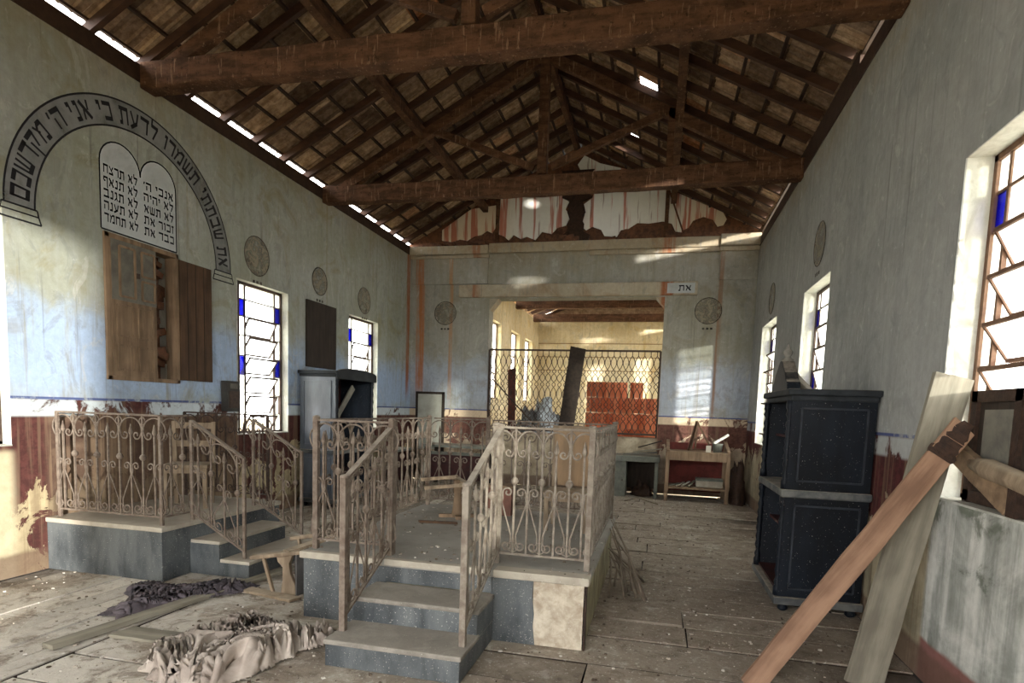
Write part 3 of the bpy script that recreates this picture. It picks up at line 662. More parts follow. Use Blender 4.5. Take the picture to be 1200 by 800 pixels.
# board and meter box
t = MB().span((0.001, -3.79, 2.02), (.035, -2.99, 2.98)); t = t.build('wooden_board', M_dwood, bevel=.004); tag(t, 'tall dark wooden board fixed to the left wall above the wardrobe', 'board')
M_meter = worn('dusty_dark_meter_case', (66, 64, 60), (48, 46, 43), sc=8)
t = thing('meter_box', 'small grey electric meter box on the wall beside the left window', 'meter box', (0, -5.42, 1.36))
MB().span((.001, -5.53, 1.36), (.09, -5.31, 1.72)).build('case', M_meter, t, bevel=.006); MB().span((.09, -5.50, 1.40), (.10, -5.34, 1.60)).build('glass_door', M_darkiron, t); MB().span((.09, -5.48, 1.63), (.098, -5.36, 1.69)).build('nameplate', M_grayboard, t)

# ---------------------------------------------------------------- iron railings
def spiral(c, r0, turns, a0, sgn, n=16):
    return [(c[0]+r0*(1-.75*k/n)*math.cos(a0+sgn*2*PI*turns*k/n), c[1]+r0*(1-.75*k/n)*math.sin(a0+sgn*2*PI*turns*k/n)) for k in range(n+1)]
def railing(label, A, B, zA, zB, h, nb, mat=None, posts=(1, 1), group=None, droop=(0, 0), pr=.019, foot=.07, cap=True):
    mat = mat or M_iron
    t = thing('iron_railing', label, 'railing', ((A[0]+B[0])/2, (A[1]+B[1])/2, min(zA, zB)), group=group or 'iron scroll railings of the two platforms')
    A, B = Vector(A), Vector(B); L = (B-A).length; d = (B-A)/L
    def P(u, z): q = A+d*u; return Vector((q.x, q.y, zA+(zB-zA)*u/L+z))
    n3 = Vector((d.y, -d.x, 0))
    for k in (0, 1):
        if posts[k]:
            u = 0 if k == 0 else L
            b = P(u, -droop[k]); m = MB().bar(b, P(u, h+.01 if cap else h), .038 if cap else .026, .038 if cap else .026, n3); cap and m.lathe([(.026, 0), (.028, .012), (.02, .02), (.003, .024)], P(u, h+.008), 8); m.build('post', mat, t, bevel=.003)
    MB().bar(P(0, h), P(L, h), .036, .014, (0, 0, 1)).build('top_rail', mat, t); MB().bar(P(0, foot), P(L, foot), .022, .014, (0, 0, 1)).build('bottom_rail', mat, t)
    w = L/nb; hh = h-foot
    for k in range(nb):
        u = w*(k+.5); odd = k % 2
        q = MB()
        if odd:
            q.bar(P(u, foot), P(u, h), .013, .013, n3); q.lathe([(.004, -.03), (.02, -.018), (.027, 0), (.02, .018), (.004, .03)], P(u, foot+.58*hh), 8)
        else:
            q.bar(P(u, foot), P(u, h-.17), .013, .013, n3); q.lathe([(.005, 0), (.018, .03), (.012, .06), (.003, .10)], P(u, h-.175), 8)
        q.build('baluster', mat, t)
        q = MB(); tu = lambda pts, r=.0065: q.tube([P(u+a, b) for a, b in pts], r, 5)
        ww = w*.94
        if not odd:
            n = 12   # arch under the rail, curling in beside the spear
            tu([(ww*math.cos(PI*i/n), h-.012-.115+ .105*math.sin(PI*i/n)) for i in range(n+1)])
            ql = MB(); tl_ = lambda pts, r=.0065: ql.tube([P(u+a, b) for a, b in pts], r, 5); t0_ = tu
            for sg in (-1, 1):
                tu = t0_
                tu([(ww*sg, h-.127), (ww*sg*.9, h-.165)]+[(sg*(.0+c[0]), c[1]) for c in spiral((ww*.52, h-.165), ww*.36, 1.1, 0, -1)])
                zc = foot+.50*hh; tu = tl_
                tu([(0, zc-.10), (sg*.012, zc-.05)]+[(sg*c[0], c[1]) for c in spiral((.045, zc-.01), .034, 1.15, PI*.95, -1)], .006)
                tu([(sg*.008, zc-.08), (sg*ww*.85, foot+.13)], .0055)
                tu([(sg*ww*.85, foot+.13)]+[(sg*c[0], c[1]) for c in spiral((ww*.5, foot+.055), ww*.42, 1.3, .6, -1)], .006)
        else:
            n = 14
            tu([(.036*math.cos(2*PI*i/n), foot+.05+.036*math.sin(2*PI*i/n)) for i in range(n+1)], .005)
            q2 = MB(); q2.tube([P(u+.03*math.cos(2*PI*i/n), h-.05+.03*math.sin(2*PI*i/n)) for i in range(n+1)], .005, 5); q2.build('ring', mat, t)
            pass
        if not odd: ql.build('lower_scroll', mat, t)
        q.build('ring' if odd else 'upper_scroll', mat, t)
    return t
# ---------------------------------------------------------------- central platform
bx0, bx1, by0, by1, bz = 2.68, 4.66, -7.97, -5.70, .47
t = thing('stone_platform', 'raised central platform clad in blue-grey stone with three steps in front', 'platform', (3.67, -6.9, 0))
MB().span((bx0+.015, by0+.02, 0), (bx1-.015, by1, bz-.05)).build('body', M_moss, t)
MB().span((bx0-.015, by0-.02, bz-.05), (bx1+.012, by1+.02, bz)).build('top_slab', M_deck, t, bevel=.008)
MB().span((bx0-.02, by0-.026, bz-.048), (3.28, by0+.03, bz+.001)).build('slab_edge', M_slab, t, bevel=.006); MB().span((4.06, by0-.026, bz-.048), (bx1+.016, by0+.09, bz+.003)).build('slab_edge', M_slab, t, bevel=.006)
MB().span((3.30, by0-.026, bz-.04), (4.04, by0+.03, bz+.003)).build('slab_edge', M_slab, t, bevel=.006)
MB().span((bx0, by0, 0), (3.30, by0+.02, bz-.05)).build('stone_cladding', M_slate, t); MB().span((bx0, by0+.02, 0), (bx0+.015, by1, bz-.05)).build('stone_cladding', M_slate, t)
m = MB(); m.prism([(4.04, 0), (4.34, 0), (4.325, .12), (4.33, .2), (4.315, .32), (4.32, bz-.05), (4.04, bz-.05)], lambda a, b, tt: (a, tt, b), by0, by0+.02); m.build('stone_cladding', M_slate, t)
MB().span((4.32, by0+.006, 0), (bx1-.012, by0+.02, bz-.05)).build('exposed_plaster', M_plaster, t); MB().span((bx1-.018, by0+.006, 0), (bx1, by0+.05, bz-.05)).build('corner_edge', M_rot, t)
M_tread = worn('dusty_worn_tread', (142, 136, 126), (104, 98, 90), sc=7, rough=.9, dust=.35, dustc=(160, 152, 140), specks=.6)
sx0, sx1 = 3.25, 4.06
for k, (yf, z1) in enumerate(((-8.64, .16), (-8.32, .315))):
    z0 = .131 if k else 0
    MB().span((sx0, yf, z0), (sx1, by0-.0005 , z1-.03)).build('step', M_slate, t, bevel=.004)
    MB().span((sx0-.005, yf-.015, z1-.03), (sx1+.012, by0-.02 if k else -8.3, z1)).build('tread', M_tread, t, bevel=.008)
MB().span((sx0+.01, by0-.012, .315), (sx1-.01, by0, bz-.05)).build('riser', M_slate, t)
R = random.Random(4)
rh = .91; zt = bz
railing('iron scroll railing on the platform front left of its steps', (2.72, -7.88), (3.29, -7.88), zt, zt, rh, 5, pr=.02)
railing('iron scroll railing on the platform front right of its steps', (4.0, -7.80), (4.635, -7.80), zt, zt, rh, 7, M_iron2)
railing('iron railing along the left side of the central platform', (2.72, -7.82), (2.72, -5.76), zt, zt, rh, 17, posts=(0, 1))
railing('pale iron railing along the right side of the central platform', (4.635, -7.74), (4.635, -5.78), zt, zt, rh, 17, M_iron2, posts=(0, 1))
railing('iron railing across the back of the platform, left half before the dark red table', (2.78, -5.76), (3.36, -5.76), zt, zt, rh, 5, posts=(0, 1))
railing('iron railing across the back of the platform, right half behind the chair', (3.42, -5.76), (4.60, -5.76), zt, zt, rh, 9, posts=(0, 0))
railing('sloping iron handrail on the left of the central steps', (3.285, -7.84), (3.285, -8.50), zt, .16, .90, 6, posts=(1, 1), foot=.08)
railing('sloping iron handrail on the right of the central steps', (4.03, -7.80), (4.03, -8.50), zt, .16, .90, 6, M_iron2, posts=(1, 1), foot=.08)
# ---------------------------------------------------------------- left platform
lz = .45; lx1, ly0, ly1 = 1.18, -7.65, -6.10
t = thing('wall_platform', 'low blue-grey stone platform against the left wall with two side steps', 'platform', (.6, -6.9, 0))
MB().span((.005, ly0, 0), (lx1, ly1, lz-.04)).build('body', M_slate, t, bevel=.004); MB().span((.004, ly0-.015, lz-.04), (lx1+.015, ly1+.015, lz)).build('top_slab', M_slab, t, bevel=.008)
MB().span((lx1, -7.35, 0), (1.47, -6.42, .27)).build('step', M_slate, t, bevel=.004); MB().span((lx1+.016, -7.362, .27), (1.485, -6.41, .30)).build('tread', M_slab, t, bevel=.006)
MB().span((1.47, -7.35, 0), (1.76, -6.42, .12)).build('step', M_slate, t, bevel=.004); MB().span((1.486, -7.362, .12), (1.775, -6.41, .15)).build('tread', M_slab, t, bevel=.006)
railing('iron scroll railing along the front of the platform by the left wall', (.07, -7.58), (1.12, -7.58), lz, lz, .90, 9, cap=False)
railing('short iron railing turning the corner beside the left platform steps', (1.13, -7.55), (1.13, -7.30), lz, lz, .90, 2, posts=(0, 0), cap=False)
railing('sloping iron handrail on the near side of the left platform steps', (1.14, -7.27), (1.66, -7.27), lz, .15, .86, 4, posts=(1, 1), foot=.06, cap=False)
railing('sloping iron handrail on the far side of the left platform steps', (1.14, -6.46), (1.68, -6.46), lz, .15, .86, 4, posts=(1, 1), foot=.06, cap=False)
railing('iron railing along the far edge of the left platform under the window', (.08, -6.18), (1.10, -6.18), lz, lz, .90, 9, M_darkiron, posts=(1, 1), cap=False)

# ---------------------------------------------------------------- wardrobes
M_mould = worn('rubbed_black_moulding', (40, 45, 52), (22, 26, 32), sc=14, rough=.5)
def wardrobe(label, loc, rz, w, d, zm, H, side, crest, arch):
    t = thing('open_wardrobe', label, 'wardrobe', loc, rz, 'open black wardrobes')
    foot = LM()
    for sx in (-1, 1):
        for sy in (-1, 1): LM().lathe([(.02, 0), (.035, .012), (.04, .03), (.028, .05), (.035, .065)], (sx*(w/2-.05), sy*(d/2-.05), 0), 12).build('foot', M_black, t)
    LM().box((0, -.01, .095), (w+.07, d+.05, .06)).build('plinth', worn('dusty_black_plinth', (96, 96, 92), (60, 62, 64), sc=8, dust=.7), t, bevel=.01)
    sec = ((.125, zm-.03), (zm+.03, H-.09))
    for z0, z1 in sec:
        for sx in (-1, 1):
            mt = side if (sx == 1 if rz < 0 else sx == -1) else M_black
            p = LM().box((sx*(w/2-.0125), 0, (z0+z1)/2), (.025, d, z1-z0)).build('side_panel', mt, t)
            m = LM(); xx = sx*(w/2+.006); y0, y1 = -d/2+.07, d/2-.06; a, b = z0+.07, z1-.06
            for q in (((xx, y0, a), (xx, y1, a)), ((xx, y0, b), (xx, y1, b)), ((xx, y0, a), (xx, y0, b)), ((xx, y1, a), (xx, y1, b))): m.bar(*q, .014, .02, (1, 0, 0))
            m.build('panel_moulding', M_mould if mt is M_black else mt, p)
            cx_, cy_ = sx*(w/2-.03), -d/2-.005; hh = z1-z0
            prof = [(.03, 0), (.03, .06), (.02, .08), (.028, .11), (.016, .14)]
            kk = 12
            for i in range(kk+1): prof.append((.019+.009*(i % 2), .16+(hh-.32)*i/kk))
            prof += [(.016, hh-.14), (.028, hh-.11), (.02, hh-.08), (.03, hh-.06), (.03, hh)]
            LM().lathe(prof, (cx_, cy_, z0), 10).build('turned_column', M_black, t)
        LM().box((0, d/2-.01, (z0+z1)/2), (w-.05, .02, z1-z0)).build('back_panel', M_oxred, t)
    LM().box((0, 0, .14), (w-.05, d-.02, .02)).build('shelf', M_oxred, t)
    for z in (zm-.33, zm+.42): LM().box((0, .03, z), (w-.052, d-.10, .02)).build('shelf', M_oxred, t)
    LM().box((0, -.01, zm), (w+.05, d+.05, .06)).build('waist_moulding', worn('dusty_black_moulding', (104, 104, 100), (52, 56, 60), sc=8, dust=.7), t, bevel=.014)
    m = LM(); m.box((0, -.0, H-.07), (w+.02, d+.02, .05)); m.box((0, -.01, H-.03), (w+.08, d+.06, .05))
    if arch:
        n = 14; m.prism([(-w/2-.03, H-.12)]+[(-(w/2+.03)*math.cos(PI*i/n), H-.02+.07*math.sin(PI*i/n)) for i in range(n+1)]+[(w/2+.03, H-.12)], lambda a, b, tt: Vector((a, tt, b)), -d/2-.06, -d/2-.02)
    m.build('cornice', worn('dusty_black_cornice', (40, 44, 48), (22, 25, 28), sc=8, dust=.5), t, bevel=.012)
    if crest:
        c = LM(); pts = [(-.34, 0), (-.31, .07), (-.25, .09), (-.20, .15), (-.12, .20), (-.05, .25), (0, .26), (.05, .25), (.12, .20), (.20, .15), (.25, .09), (.31, .07), (.34, 0)]
        c.prism(pts, lambda a, b, tt: Vector((a, tt, H-.01+b)), -d/2-.01, -d/2+.09)
        cr = c.build('crest', M_black, t, bevel=.01)
        f = LM(); f.lathe([(.03, 0), (.05, .02), (.02, .04), (.035, .065), (.04, .085), (.02, .11), (.008, .15)], (0, -d/2+.04, H+.235), 12); f.build('finial', worn('dusty_grey_finial', (140, 136, 126), (84, 82, 78), sc=9), cr)
        b = LM(); b.bar((-.1, -d/2+.22, H), (-.05, -d/2+.08, H+.16), .03, .03); b.bar((.1, -d/2+.22, H), (.05, -d/2+.08, H+.16), .03, .03); b.build('broken_ornament', M_slab, cr)
    return t
wardrobe('tall black open-fronted wardrobe with turned columns and crest against the right wall', (6.30, -6.19, 0), -PI/2, 1.04, .58, .93, 1.73, M_black, True, False)
wardrobe('black wardrobe with window sheen painted grey on its side and arched cornice against the left wall', (.32, -3.42, 0), PI/2, 1.12, .56, .80, 1.96, M_blackg, False, True)
t = tag(MB().bar((.40, -3.65, 1.25), (.45, -3.2, 1.75), .10, .02, (1, 0, 0)).build('loose_board', M_grayboard), 'grey board leaning inside the wardrobe by the left wall', 'board')

# ---------------------------------------------------------------- grille in the opening
t = thing('iron_grille', 'brown iron lattice grille filling the lower part of the opening', 'grille', (3.35, .06, 1.1))
gx0, gx1, gz0, gz1 = 1.68, 5.01, 1.10, 2.67
MB().bar((gx0, .06, gz1), (gx1, .06, gz1), .03, .035).build('top_rail', M_darkiron, t); MB().bar((gx0, .06, gz0), (gx1, .06, gz0), .03, .035).build('bottom_rail', M_darkiron, t)
for x in (gx0, gx1): MB().bar((x, .06, 1.04), (x, .06, gz1), .035, .035).build('stile', M_darkiron, t)
N = 29; st_ = (gx1-gx0)/N
zz = [gz1, gz1-.10]; off = [0, 0]
zs = [(gz1, 0), (gz1-.09, 0)]; z = gz1-.09
for q in (.27, .09, .17, .09, .27, .09, .17, .09, .21):
    a = .92 if q > .1 else .6
    zs += [(z-q*f_, a*g_) for f_, g_ in ((.2, .62), (.38, .95), (.5, 1), (.62, .95), (.8, .62), (1, 0))]; z -= q
zs.append((gz0, 0))
for k in range(N):
    x = gx0+st_*(k+.5); f = 1 if k % 2 else -1
    m = MB()
    pth = []; ph = 1
    for zz_, o_ in zs: pth.append((x+f*o_*st_*.5*1.0, .06, zz_))
    m.tube(pth, .0075, 5); m.build('lattice_bar', M_darkiron, t)
    m = MB()
    pth = [(x-f*o_*st_*.5, .06, zz_) for zz_, o_ in zs if zz_ < gz1-.085]
    if len(pth) > 1: m.tube(pth, .0075, 5); m.build('lattice_bar', M_darkiron, t)
def plank(name, label, p, q, w, th, mat, cat='plank', nrm=(0, -1, 0), bend=0, group=None, taper=1):
    p, q = Vector(p), Vector(q); d = (q-p); L = d.length; d.normalize(); n = Vector(nrm); sx = d.cross(n).normalized(); n = sx.cross(d)
    Mx = Matrix((d, sx, n)).transposed().to_4x4(); Mx.translation = p
    m = MB(); k = 10; R = random.Random(int(L*1000)); vs = []; fs = []
    for i in range(k+1):
        x = L*i/k; ww = w/2*(1+(taper-1)*i/k); j = lambda: R.uniform(-.004, .004); e = R.uniform(-.02, .02) if i in (0, k) else 0
        for a, b in ((-1, -1), (1, -1), (1, 1), (-1, 1)): vs.append((x+e*a, a*ww+j(), b*th/2+bend*math.sin(PI*i/k)))
    for i in range(k):
        for c in range(4): fs.append([i*4+c, i*4+(c+1) % 4, i*4+4+(c+1) % 4, i*4+4+c])
    fs += [[0, 1, 2, 3], [4*k+3, 4*k+2, 4*k+1, 4*k]]
    m.add(vs, fs); o = m.build(name, mat, bevel=.003); o.matrix_world = Mx; WM[o.name] = Mx.copy()
    return tag(o, label, cat, group)
plank('dark_board', 'black wooden board leaning upright against the middle of the grille', (3.28, -.05, 1.045), (3.46, -.0, 2.72), .30, .035, M_dwood, 'board')
plank('iron_rod', 'thin dark rod slanting down behind the left end of the grille', (1.72, .16, 2.10), (2.75, .22, 1.06), .025, .025, M_darkiron, 'rod')
plank('leaning_post', 'maroon wooden post standing behind the left part of the grille', (1.98, .9, .80), (1.95, .85, 2.35), .16, .05, worn('maroon_wood', (104, 58, 50), (74, 42, 36), sc=8), 'post')
m = MB(); R = random.Random(31)
def blob(name, label, cat, c, sx, sy, sz, mat, seed=0, sc=6, amp=.35):
    m = MB(); nu, nv = 22, 12; vs = []; fs = []
    for i in range(nv+1):
        th = PI/2*i/nv
        for j in range(nu):
            a = 2*PI*j/nu; v = Vector((math.cos(a)*math.cos(th), math.sin(a)*math.cos(th), math.sin(th)))
            k = 1+amp*mnoise.fractal(v*sc*.35+Vector((seed, 0, 0)), .8, 2, 5); vs.append((c[0]+sx*v.x*k, c[1]+sy*v.y*k, c[2]+sz*v.z*k*(1+.3*mnoise.noise(v*3+Vector((seed, 4, 1))))))
    for i in range(nv):
        for j in range(nu): fs.append([i*nu+j, i*nu+(j+1) % nu, (i+1)*nu+(j+1) % nu, (i+1)*nu+j])
    m.add(vs, fs, True); return tag(m.build(name, mat), label, cat)
blob('rubble_heap', 'dark brown heap of debris on the sill at the foot of the black board', 'rubble heap', (3.55, -.07, 1.04), .40, .10, .13, M_rot, 2)
blob('rubble_heap', 'pale blue-grey heap of rubbish behind the grille left of the black board', 'rubble heap', (2.45, 1.6, .80), .5, .4, .75, worn('bluish_grey_rubbish', (150, 158, 164), (104, 108, 112), sc=8), 5, 9, .5)
# stack of roof tiles beyond the grille
s = NT('stacked_terracotta'); n1 = s.noise(s.obj(), 9, 5); M_rt = s.out(s.mix(s.step(s.addn(s.mul(s.rnd(), .8), s.mul(n1, .4)), .2, .95), srgb(218, 116, 76), srgb(255, 178, 134)), .9, n1)
tile0 = None
R = random.Random(12)
for row in range(4):
    for k in range(18):
        x = 3.52+.088*k+R.uniform(-.008, .008); z = .80+.345*row
        if row == 3 and (k > 12 or R.random() < .1): continue
        if tile0 is None:
            m = LM(); m.prism([(-.11, 0), (-.09, -.02), (-.03, -.02), (-.01, 0), (.06, 0), (.08, -.02), (.11, -.01), (.11, .012), (-.11, .012)], lambda a, b, tt: Vector((b, a, tt)), 0, .34)
            e = bpy.data.objects.new('tmp_frame', None); WM['tmp_frame'] = Matrix.Identity(4); tile0 = MB.build(m, 'roof_tile', M_rt); o = tile0
            bpy.data.objects.remove(e)
        else: o = tile0.copy(); C.objects.link(o)
        o.location = (x, 2.0+.02*row+R.uniform(-.015, .015), z+.002); o.rotation_euler = (0, R.uniform(-.05, .05)*(row > 0)*.4, -.95+R.uniform(-.1, .1))
        tag(o, 'terracotta roof tile standing on edge in the orange stack behind the grille', 'roof tile', 'stacked terracotta roof tiles')

# ---------------------------------------------------------------- furniture at the back
t = thing('framed_panel', 'dark-framed pale panel standing against the back wall left of the opening', 'panel', (.46, -.05, .6))
MB().span((.19, -.035, .62), (.73, -.02, 1.76)).build('sheet', worn('pale_grey_sheet', (172, 172, 160), (146, 146, 134), sc=4), t)
m = MB(); m.span((.15, -.05, .6), (.20, -.002, 1.80)); m.span((.72, -.05, .6), (.77, -.002, 1.80)); m.span((.15, -.05, 1.75), (.77, -.002, 1.80)); m.build('frame', M_dwood, t, bevel=.004)
for x in (.175, .745): MB().span((x-.025, -.05, 0), (x+.025, -.002, .6)).build('leg', M_dwood, t)
t = thing('red_table', 'dark red panelled table with a grey top standing behind the central platform', 'table', (1.4, -.75, 0))
MB().span((.72, -1.05, .74), (1.98, -.45, .79)).build('table_top', M_greydesk, t, bevel=.006); MB().span((.80, -.98, .14), (1.90, -.95, .60)).build('front_panel', M_oxred, t); MB().span((.78, -.99, .60), (1.92, -.95, .66)).build('rail', M_greydesk, t)
for x in (.80, 1.90):
    for y in (-1.0, -.5): MB().span((x-.03, y-.03, 0), (x+.03, y+.03, .74)).build('leg', M_dwood, t)
t = thing('low_bench', 'dark low bench between the wardrobe and the red table', 'bench', (.45, -1.6, 0))
MB().span((.02, -1.95, .68), (.62, -1.2, .72)).build('top', M_greydesk, t); 
for x in (.06, .58):
    for y in (-1.9, -1.25): MB().span((x-.03, y-.03, 0), (x+.03, y+.03, .68)).build('leg', M_dwood, t)
MB().span((.05, -1.23, .1), (.59, -1.21, .66)).build('back_panel', M_oxred, t)
plank('white_stick', 'white stick leaning diagonally behind the railing against the edge of the red table', (.80, -1.36, .012), (.95, -.94, 1.2), .06, .02, M_slab, 'stick')
# grey desk and red desk right of the opening
t = thing('kneehole_desk', 'grey-green kneehole desk with cupboard door and broken boards on top', 'desk', (4.6, -.5, 0))
MB().span((4.02, -.78, .64), (5.10, -.12, .74)).build('desk_top', M_greydesk, t, bevel=.006)
MB().span((4.04, -.74, .0), (4.52, -.14, .64)).build('pedestal', M_greydesk, t); dd = MB().span((4.08, -.755, .05), (4.50, -.741, .60)).build('door', M_greydesk, t); MB().box((4.46, -.765, .3), (.02, .02, .03)).build('handle', M_darkiron, dd)
MB().span((4.52, -.16, .1), (5.06, -.14, .64)).build('back_panel', M_dwood, t)
for y in (-.73, -.16): MB().span((5.02, y-.03, 0), (5.08, y+.03, .64)).build('leg', M_greydesk, t)
for i, (a, b, z, la) in enumerate((((4.45, -.62), (5.05, -.40), .77, 'grey broken board lying lowest on the kneehole desk'), ((4.62, -.35), (5.12, -.60), .80, 'pale broken board lying across the kneehole desk'), ((4.7, -.25), (5.12, -.30), .88, 'dark broken board tilted on top of the pile on the kneehole desk'))):
    plank('broken_board', la, (*a, z-.01), (*b, z+.03+.05*i), .10, .022, (M_grayboard, M_paleboard, M_dwood)[i], 'broken board', (0, 0, 1), group='broken boards on the kneehole desk')
blob('rubble_heap', 'dark brown heap of rubble in the kneehole of the grey desk', 'rubble heap', (4.80, -.42, .0), .20, .18, .20, M_rot, 9)
t = thing('red_backed_desk', 'open wooden desk with a dark red back panel standing beside the far right corner', 'desk', (5.73, -.6, 0))
for x in (5.23, 6.23):
    for y, h in ((-.92, .86), (-.28, 1.04)): MB().span((x-.03, y-.03, 0), (x+.03, y+.03, h)).build('leg', M_door, t)
    MB().bar((x, -.92, .87), (x, -.28, 1.03), .05, .04).build('arm', M_door, t)
MB().span((5.20, -.95, .84), (6.26, -.30, .87)).build('desk_top', M_door, t, bevel=.004); MB().span((5.25, -.95, .72), (6.21, -.93, .84)).build('apron', M_door, t)
MB().span((5.25, -.30, .12), (6.21, -.28, 1.0)).build('back_panel', worn('dull_red_wood', (104, 44, 38), (74, 32, 28), sc=7), t); MB().span((5.24, -.94, .22), (6.22, -.30, .25)).build('shelf', M_door, t)
t = thing('white_box', 'pale long box lying on the lower shelf of the red-backed desk', 'box', (5.95, -.6, .25)); MB().span((5.74, -.72, .251), (6.18, -.45, .38)).build('box_body', M_slab, t, bevel=.004); MB().span((5.735, -.725, .36), (6.185, -.445, .395)).build('lid', M_greydesk, t)
R = random.Random(2)
for i, la in enumerate(('grey stick lying leftmost on the lower shelf of the red-backed desk', 'pale stick lying second on the lower shelf of the red-backed desk', 'white stick lying third along the lower shelf of the red-backed desk', 'grey stick lying nearest the white box on the desk shelf')):
    plank('stick', la, (5.30+.1*i, -.85, .265), (5.45+.09*i, -.5, .275+.02*i), .035, .02, (M_grayboard, M_slab, M_slab, M_paleboard)[i], 'stick', (0, 0, 1), group='sticks on the desk shelf')
t = thing('stick_frame', 'triangular frame of dark sticks standing on the red-backed desk', 'stick frame', (5.72, -.55, .87))  # simply sticks joined in a triangular frame
for a, b in (((5.58, -.5, .87), (5.70, -.48, 1.40)), ((5.70, -.5, 1.40), (5.98, -.55, .89)), ((5.62, -.55, .88), (5.72, -.5, 1.38)), ((5.58, -.52, .89), (5.98, -.53, .90)), ((5.70, -.5, .88), (5.71, -.5, 1.3))): MB().bar(a, b, .03, .03).build('stick', M_door2, t)
t = thing('bucket', 'dented dark bucket on the right end of the red-backed desk', 'bucket', (6.06, -.68, .872)); LM().lathe([(.07, 0), (.09, .14), (.098, .15), (.09, .15), (.062, .02)], (0, 0, 0), 16).build('pail', M_greydesk, t); m = LM(); m.tube([(.095*math.cos(a), 0, .15+.08*math.sin(a)) for a in [PI*i/10 for i in range(11)]], .004, 5); m.build('handle', M_darkiron, t)
t = MB().bar((6.0, -.62, 1.02), (6.24, -.60, 1.18), .045, .045); t = t.build('white_tube', worn('white_plastic', (222, 220, 212), (200, 196, 186), sc=5), bevel=.015); tag(t, 'white tube sticking out of the dark bucket', 'tube')
t = MB().box((5.90, -.84, .93), (.08, .02, .115)).build('white_card', M_slab); tag(t, 'small white card standing on the front of the red-backed desk', 'card')
blob('rubbish_heap', 'dark heap of rubbish filling the corner right of the red-backed desk', 'rubbish heap', (6.42, -.75, 0), .13, .25, .7, M_rot, 14)

# ---------------------------------------------------------------- things on the platforms
def chair(label, loc, rz, w, d, hs, hb, mat, solid, sc=1):
    t = thing('wooden_chair', label, 'chair', loc, rz)
    for sx in (-1, 1):
        LM().bar((sx*(w/2-.03), -d/2+.03, 0), (sx*(w/2-.03), -d/2+.03, hs-.03), .036, .036, (0, 1, 0)).build('leg', mat, t)
        LM().bar((sx*(w/2-.04), d/2-.02, 0), (sx*(w/2-.02), d/2+.05 if solid else d/2, hb), .036, .034, (0, 1, 0)).build('leg', mat, t)
        LM().bar((sx*(w/2-.03), -d/2+.03, hs*.4), (sx*(w/2-.03), d/2-.02, hs*.4), .02, .025).build('stretcher', mat, t)
    LM().box((0, 0, hs-.015), (w, d, .03)).build('seat', mat, t, bevel=.008); LM().box((0, -d/2+.02, hs-.055), (w-.05, .02, .05)).build('apron', mat, t)
    if solid:
        m = LM(); m.prism([(-w*.33, hs+.02), (w*.33, hs+.02), (w*.47, hb), (-w*.47, hb)], lambda a, b, tt: Vector((a, d/2+tt+(b-hs)*.07, b)), -.01, .015); m.build('backrest', M_tan2, t)
        LM().bar((-w/2, d/2+.04, hb), (w/2, d/2+.04, hb), .03, .05).build('crest_rail', mat, t)
    else:
        for z in (hb-.04, hb-.22): LM().bar((-w/2+.02, d/2, z), (w/2-.02, d/2, z), .02, .06).build('back_slat', mat, t)
    return t
M_tan2 = wood('orange_tan_plywood', (150, 122, 92), (118, 98, 76), axis=(1, 1, .15), sc=9)
chair('tan wooden chair with a tapered solid back standing on the central platform', (4.31, -6.45, bz), .0, .40, .36, .34, .87, M_tanwood, True)
chair('pale old wooden chair standing on the platform by the left wall', (.62, -6.72, lz), .5, .40, .38, .42, .82, M_tanwood, False)
t = thing('broken_stand', 'broken wooden pedestal stand with two loose top slats on the central platform', 'stand', (3.16, -6.25, bz))
MB().bar((2.83, -6.20, .79), (3.20, -6.22, .84), .05, .03).build('top_slat', M_tanwood, t); MB().bar((2.95, -6.42, .74), (3.36, -6.36, .79), .05, .03).build('top_slat', M_tanwood, t); MB().bar((3.15, -6.16, .825), (3.36, -6.42, .80), .05, .03).build('top_slat', M_tanwood, t)
m = MB(); m.lathe([(.06, 0), (.05, .05), (.04, .12), (.035, .2), (.05, .28), (.04, .33)], (3.24, -6.32, bz+.02), 10); m.build('pedestal', M_door, t); MB().bar((3.08, -6.38, bz+.015), (3.40, -6.26, bz+.015), .05, .03).build('foot', M_door, t); MB().bar((3.18, -6.18, bz+.015), (3.30, -6.46, bz+.015), .05, .03).build('foot', M_door, t)
t = thing('red_stool', 'small red-brown box stool on the central platform', 'stool', (3.58, -6.0, bz)); MB().span((3.46, -6.08, bz), (3.70, -5.90, bz+.27)).build('box_body', worn('red_brown_paint', (124, 84, 70), (98, 68, 58), sc=7), t, bevel=.004); MB().span((3.45, -6.09, bz+.27), (3.71, -5.89, bz+.295)).build('seat', M_door, t, bevel=.004)
plank('broken_stick', 'short brown stick lying on the deck in front of the broken stand', (3.02, -6.72, bz+.012), (3.36, -6.66, bz+.012), .035, .02, M_door2, 'stick', (0, 0, 1))
# ---------------------------------------------------------------- overturned seat before the platform
t = thing('overturned_seat', 'overturned wooden school seat lying on the floor between the two platforms', 'seat', (2.3, -7.4, 0))
m = MB(); m.prism([(0, 0), (.16, 0), (.15, .08), (.10, .17), (.09, .25), (.13, .33), (-.05, .33), (-.03, .26), (.02, .22), (.02, .12)], lambda a, b, tt: Vector((2.25+a*.75, -7.62+tt+a*.15, b)), 0, .035); m.build('side_support', M_tanwood, t, bevel=.005)
m = MB(); m.quad((2.37, -7.60, 0), (2.44, -7.22, 0.0), (2.46, -7.22, .34), (2.36, -7.60, .34)); m.quad((2.385, -7.60, 0), (2.455, -7.22, 0.0), (2.475, -7.22, .34), (2.375, -7.60, .34)); m.bar((2.375, -7.6, .17), (2.455, -7.22, .17), .012, .33); m.build('seat_panel', worn('dark_grey_plywood', (92, 90, 88), (70, 68, 66), sc=7), t)
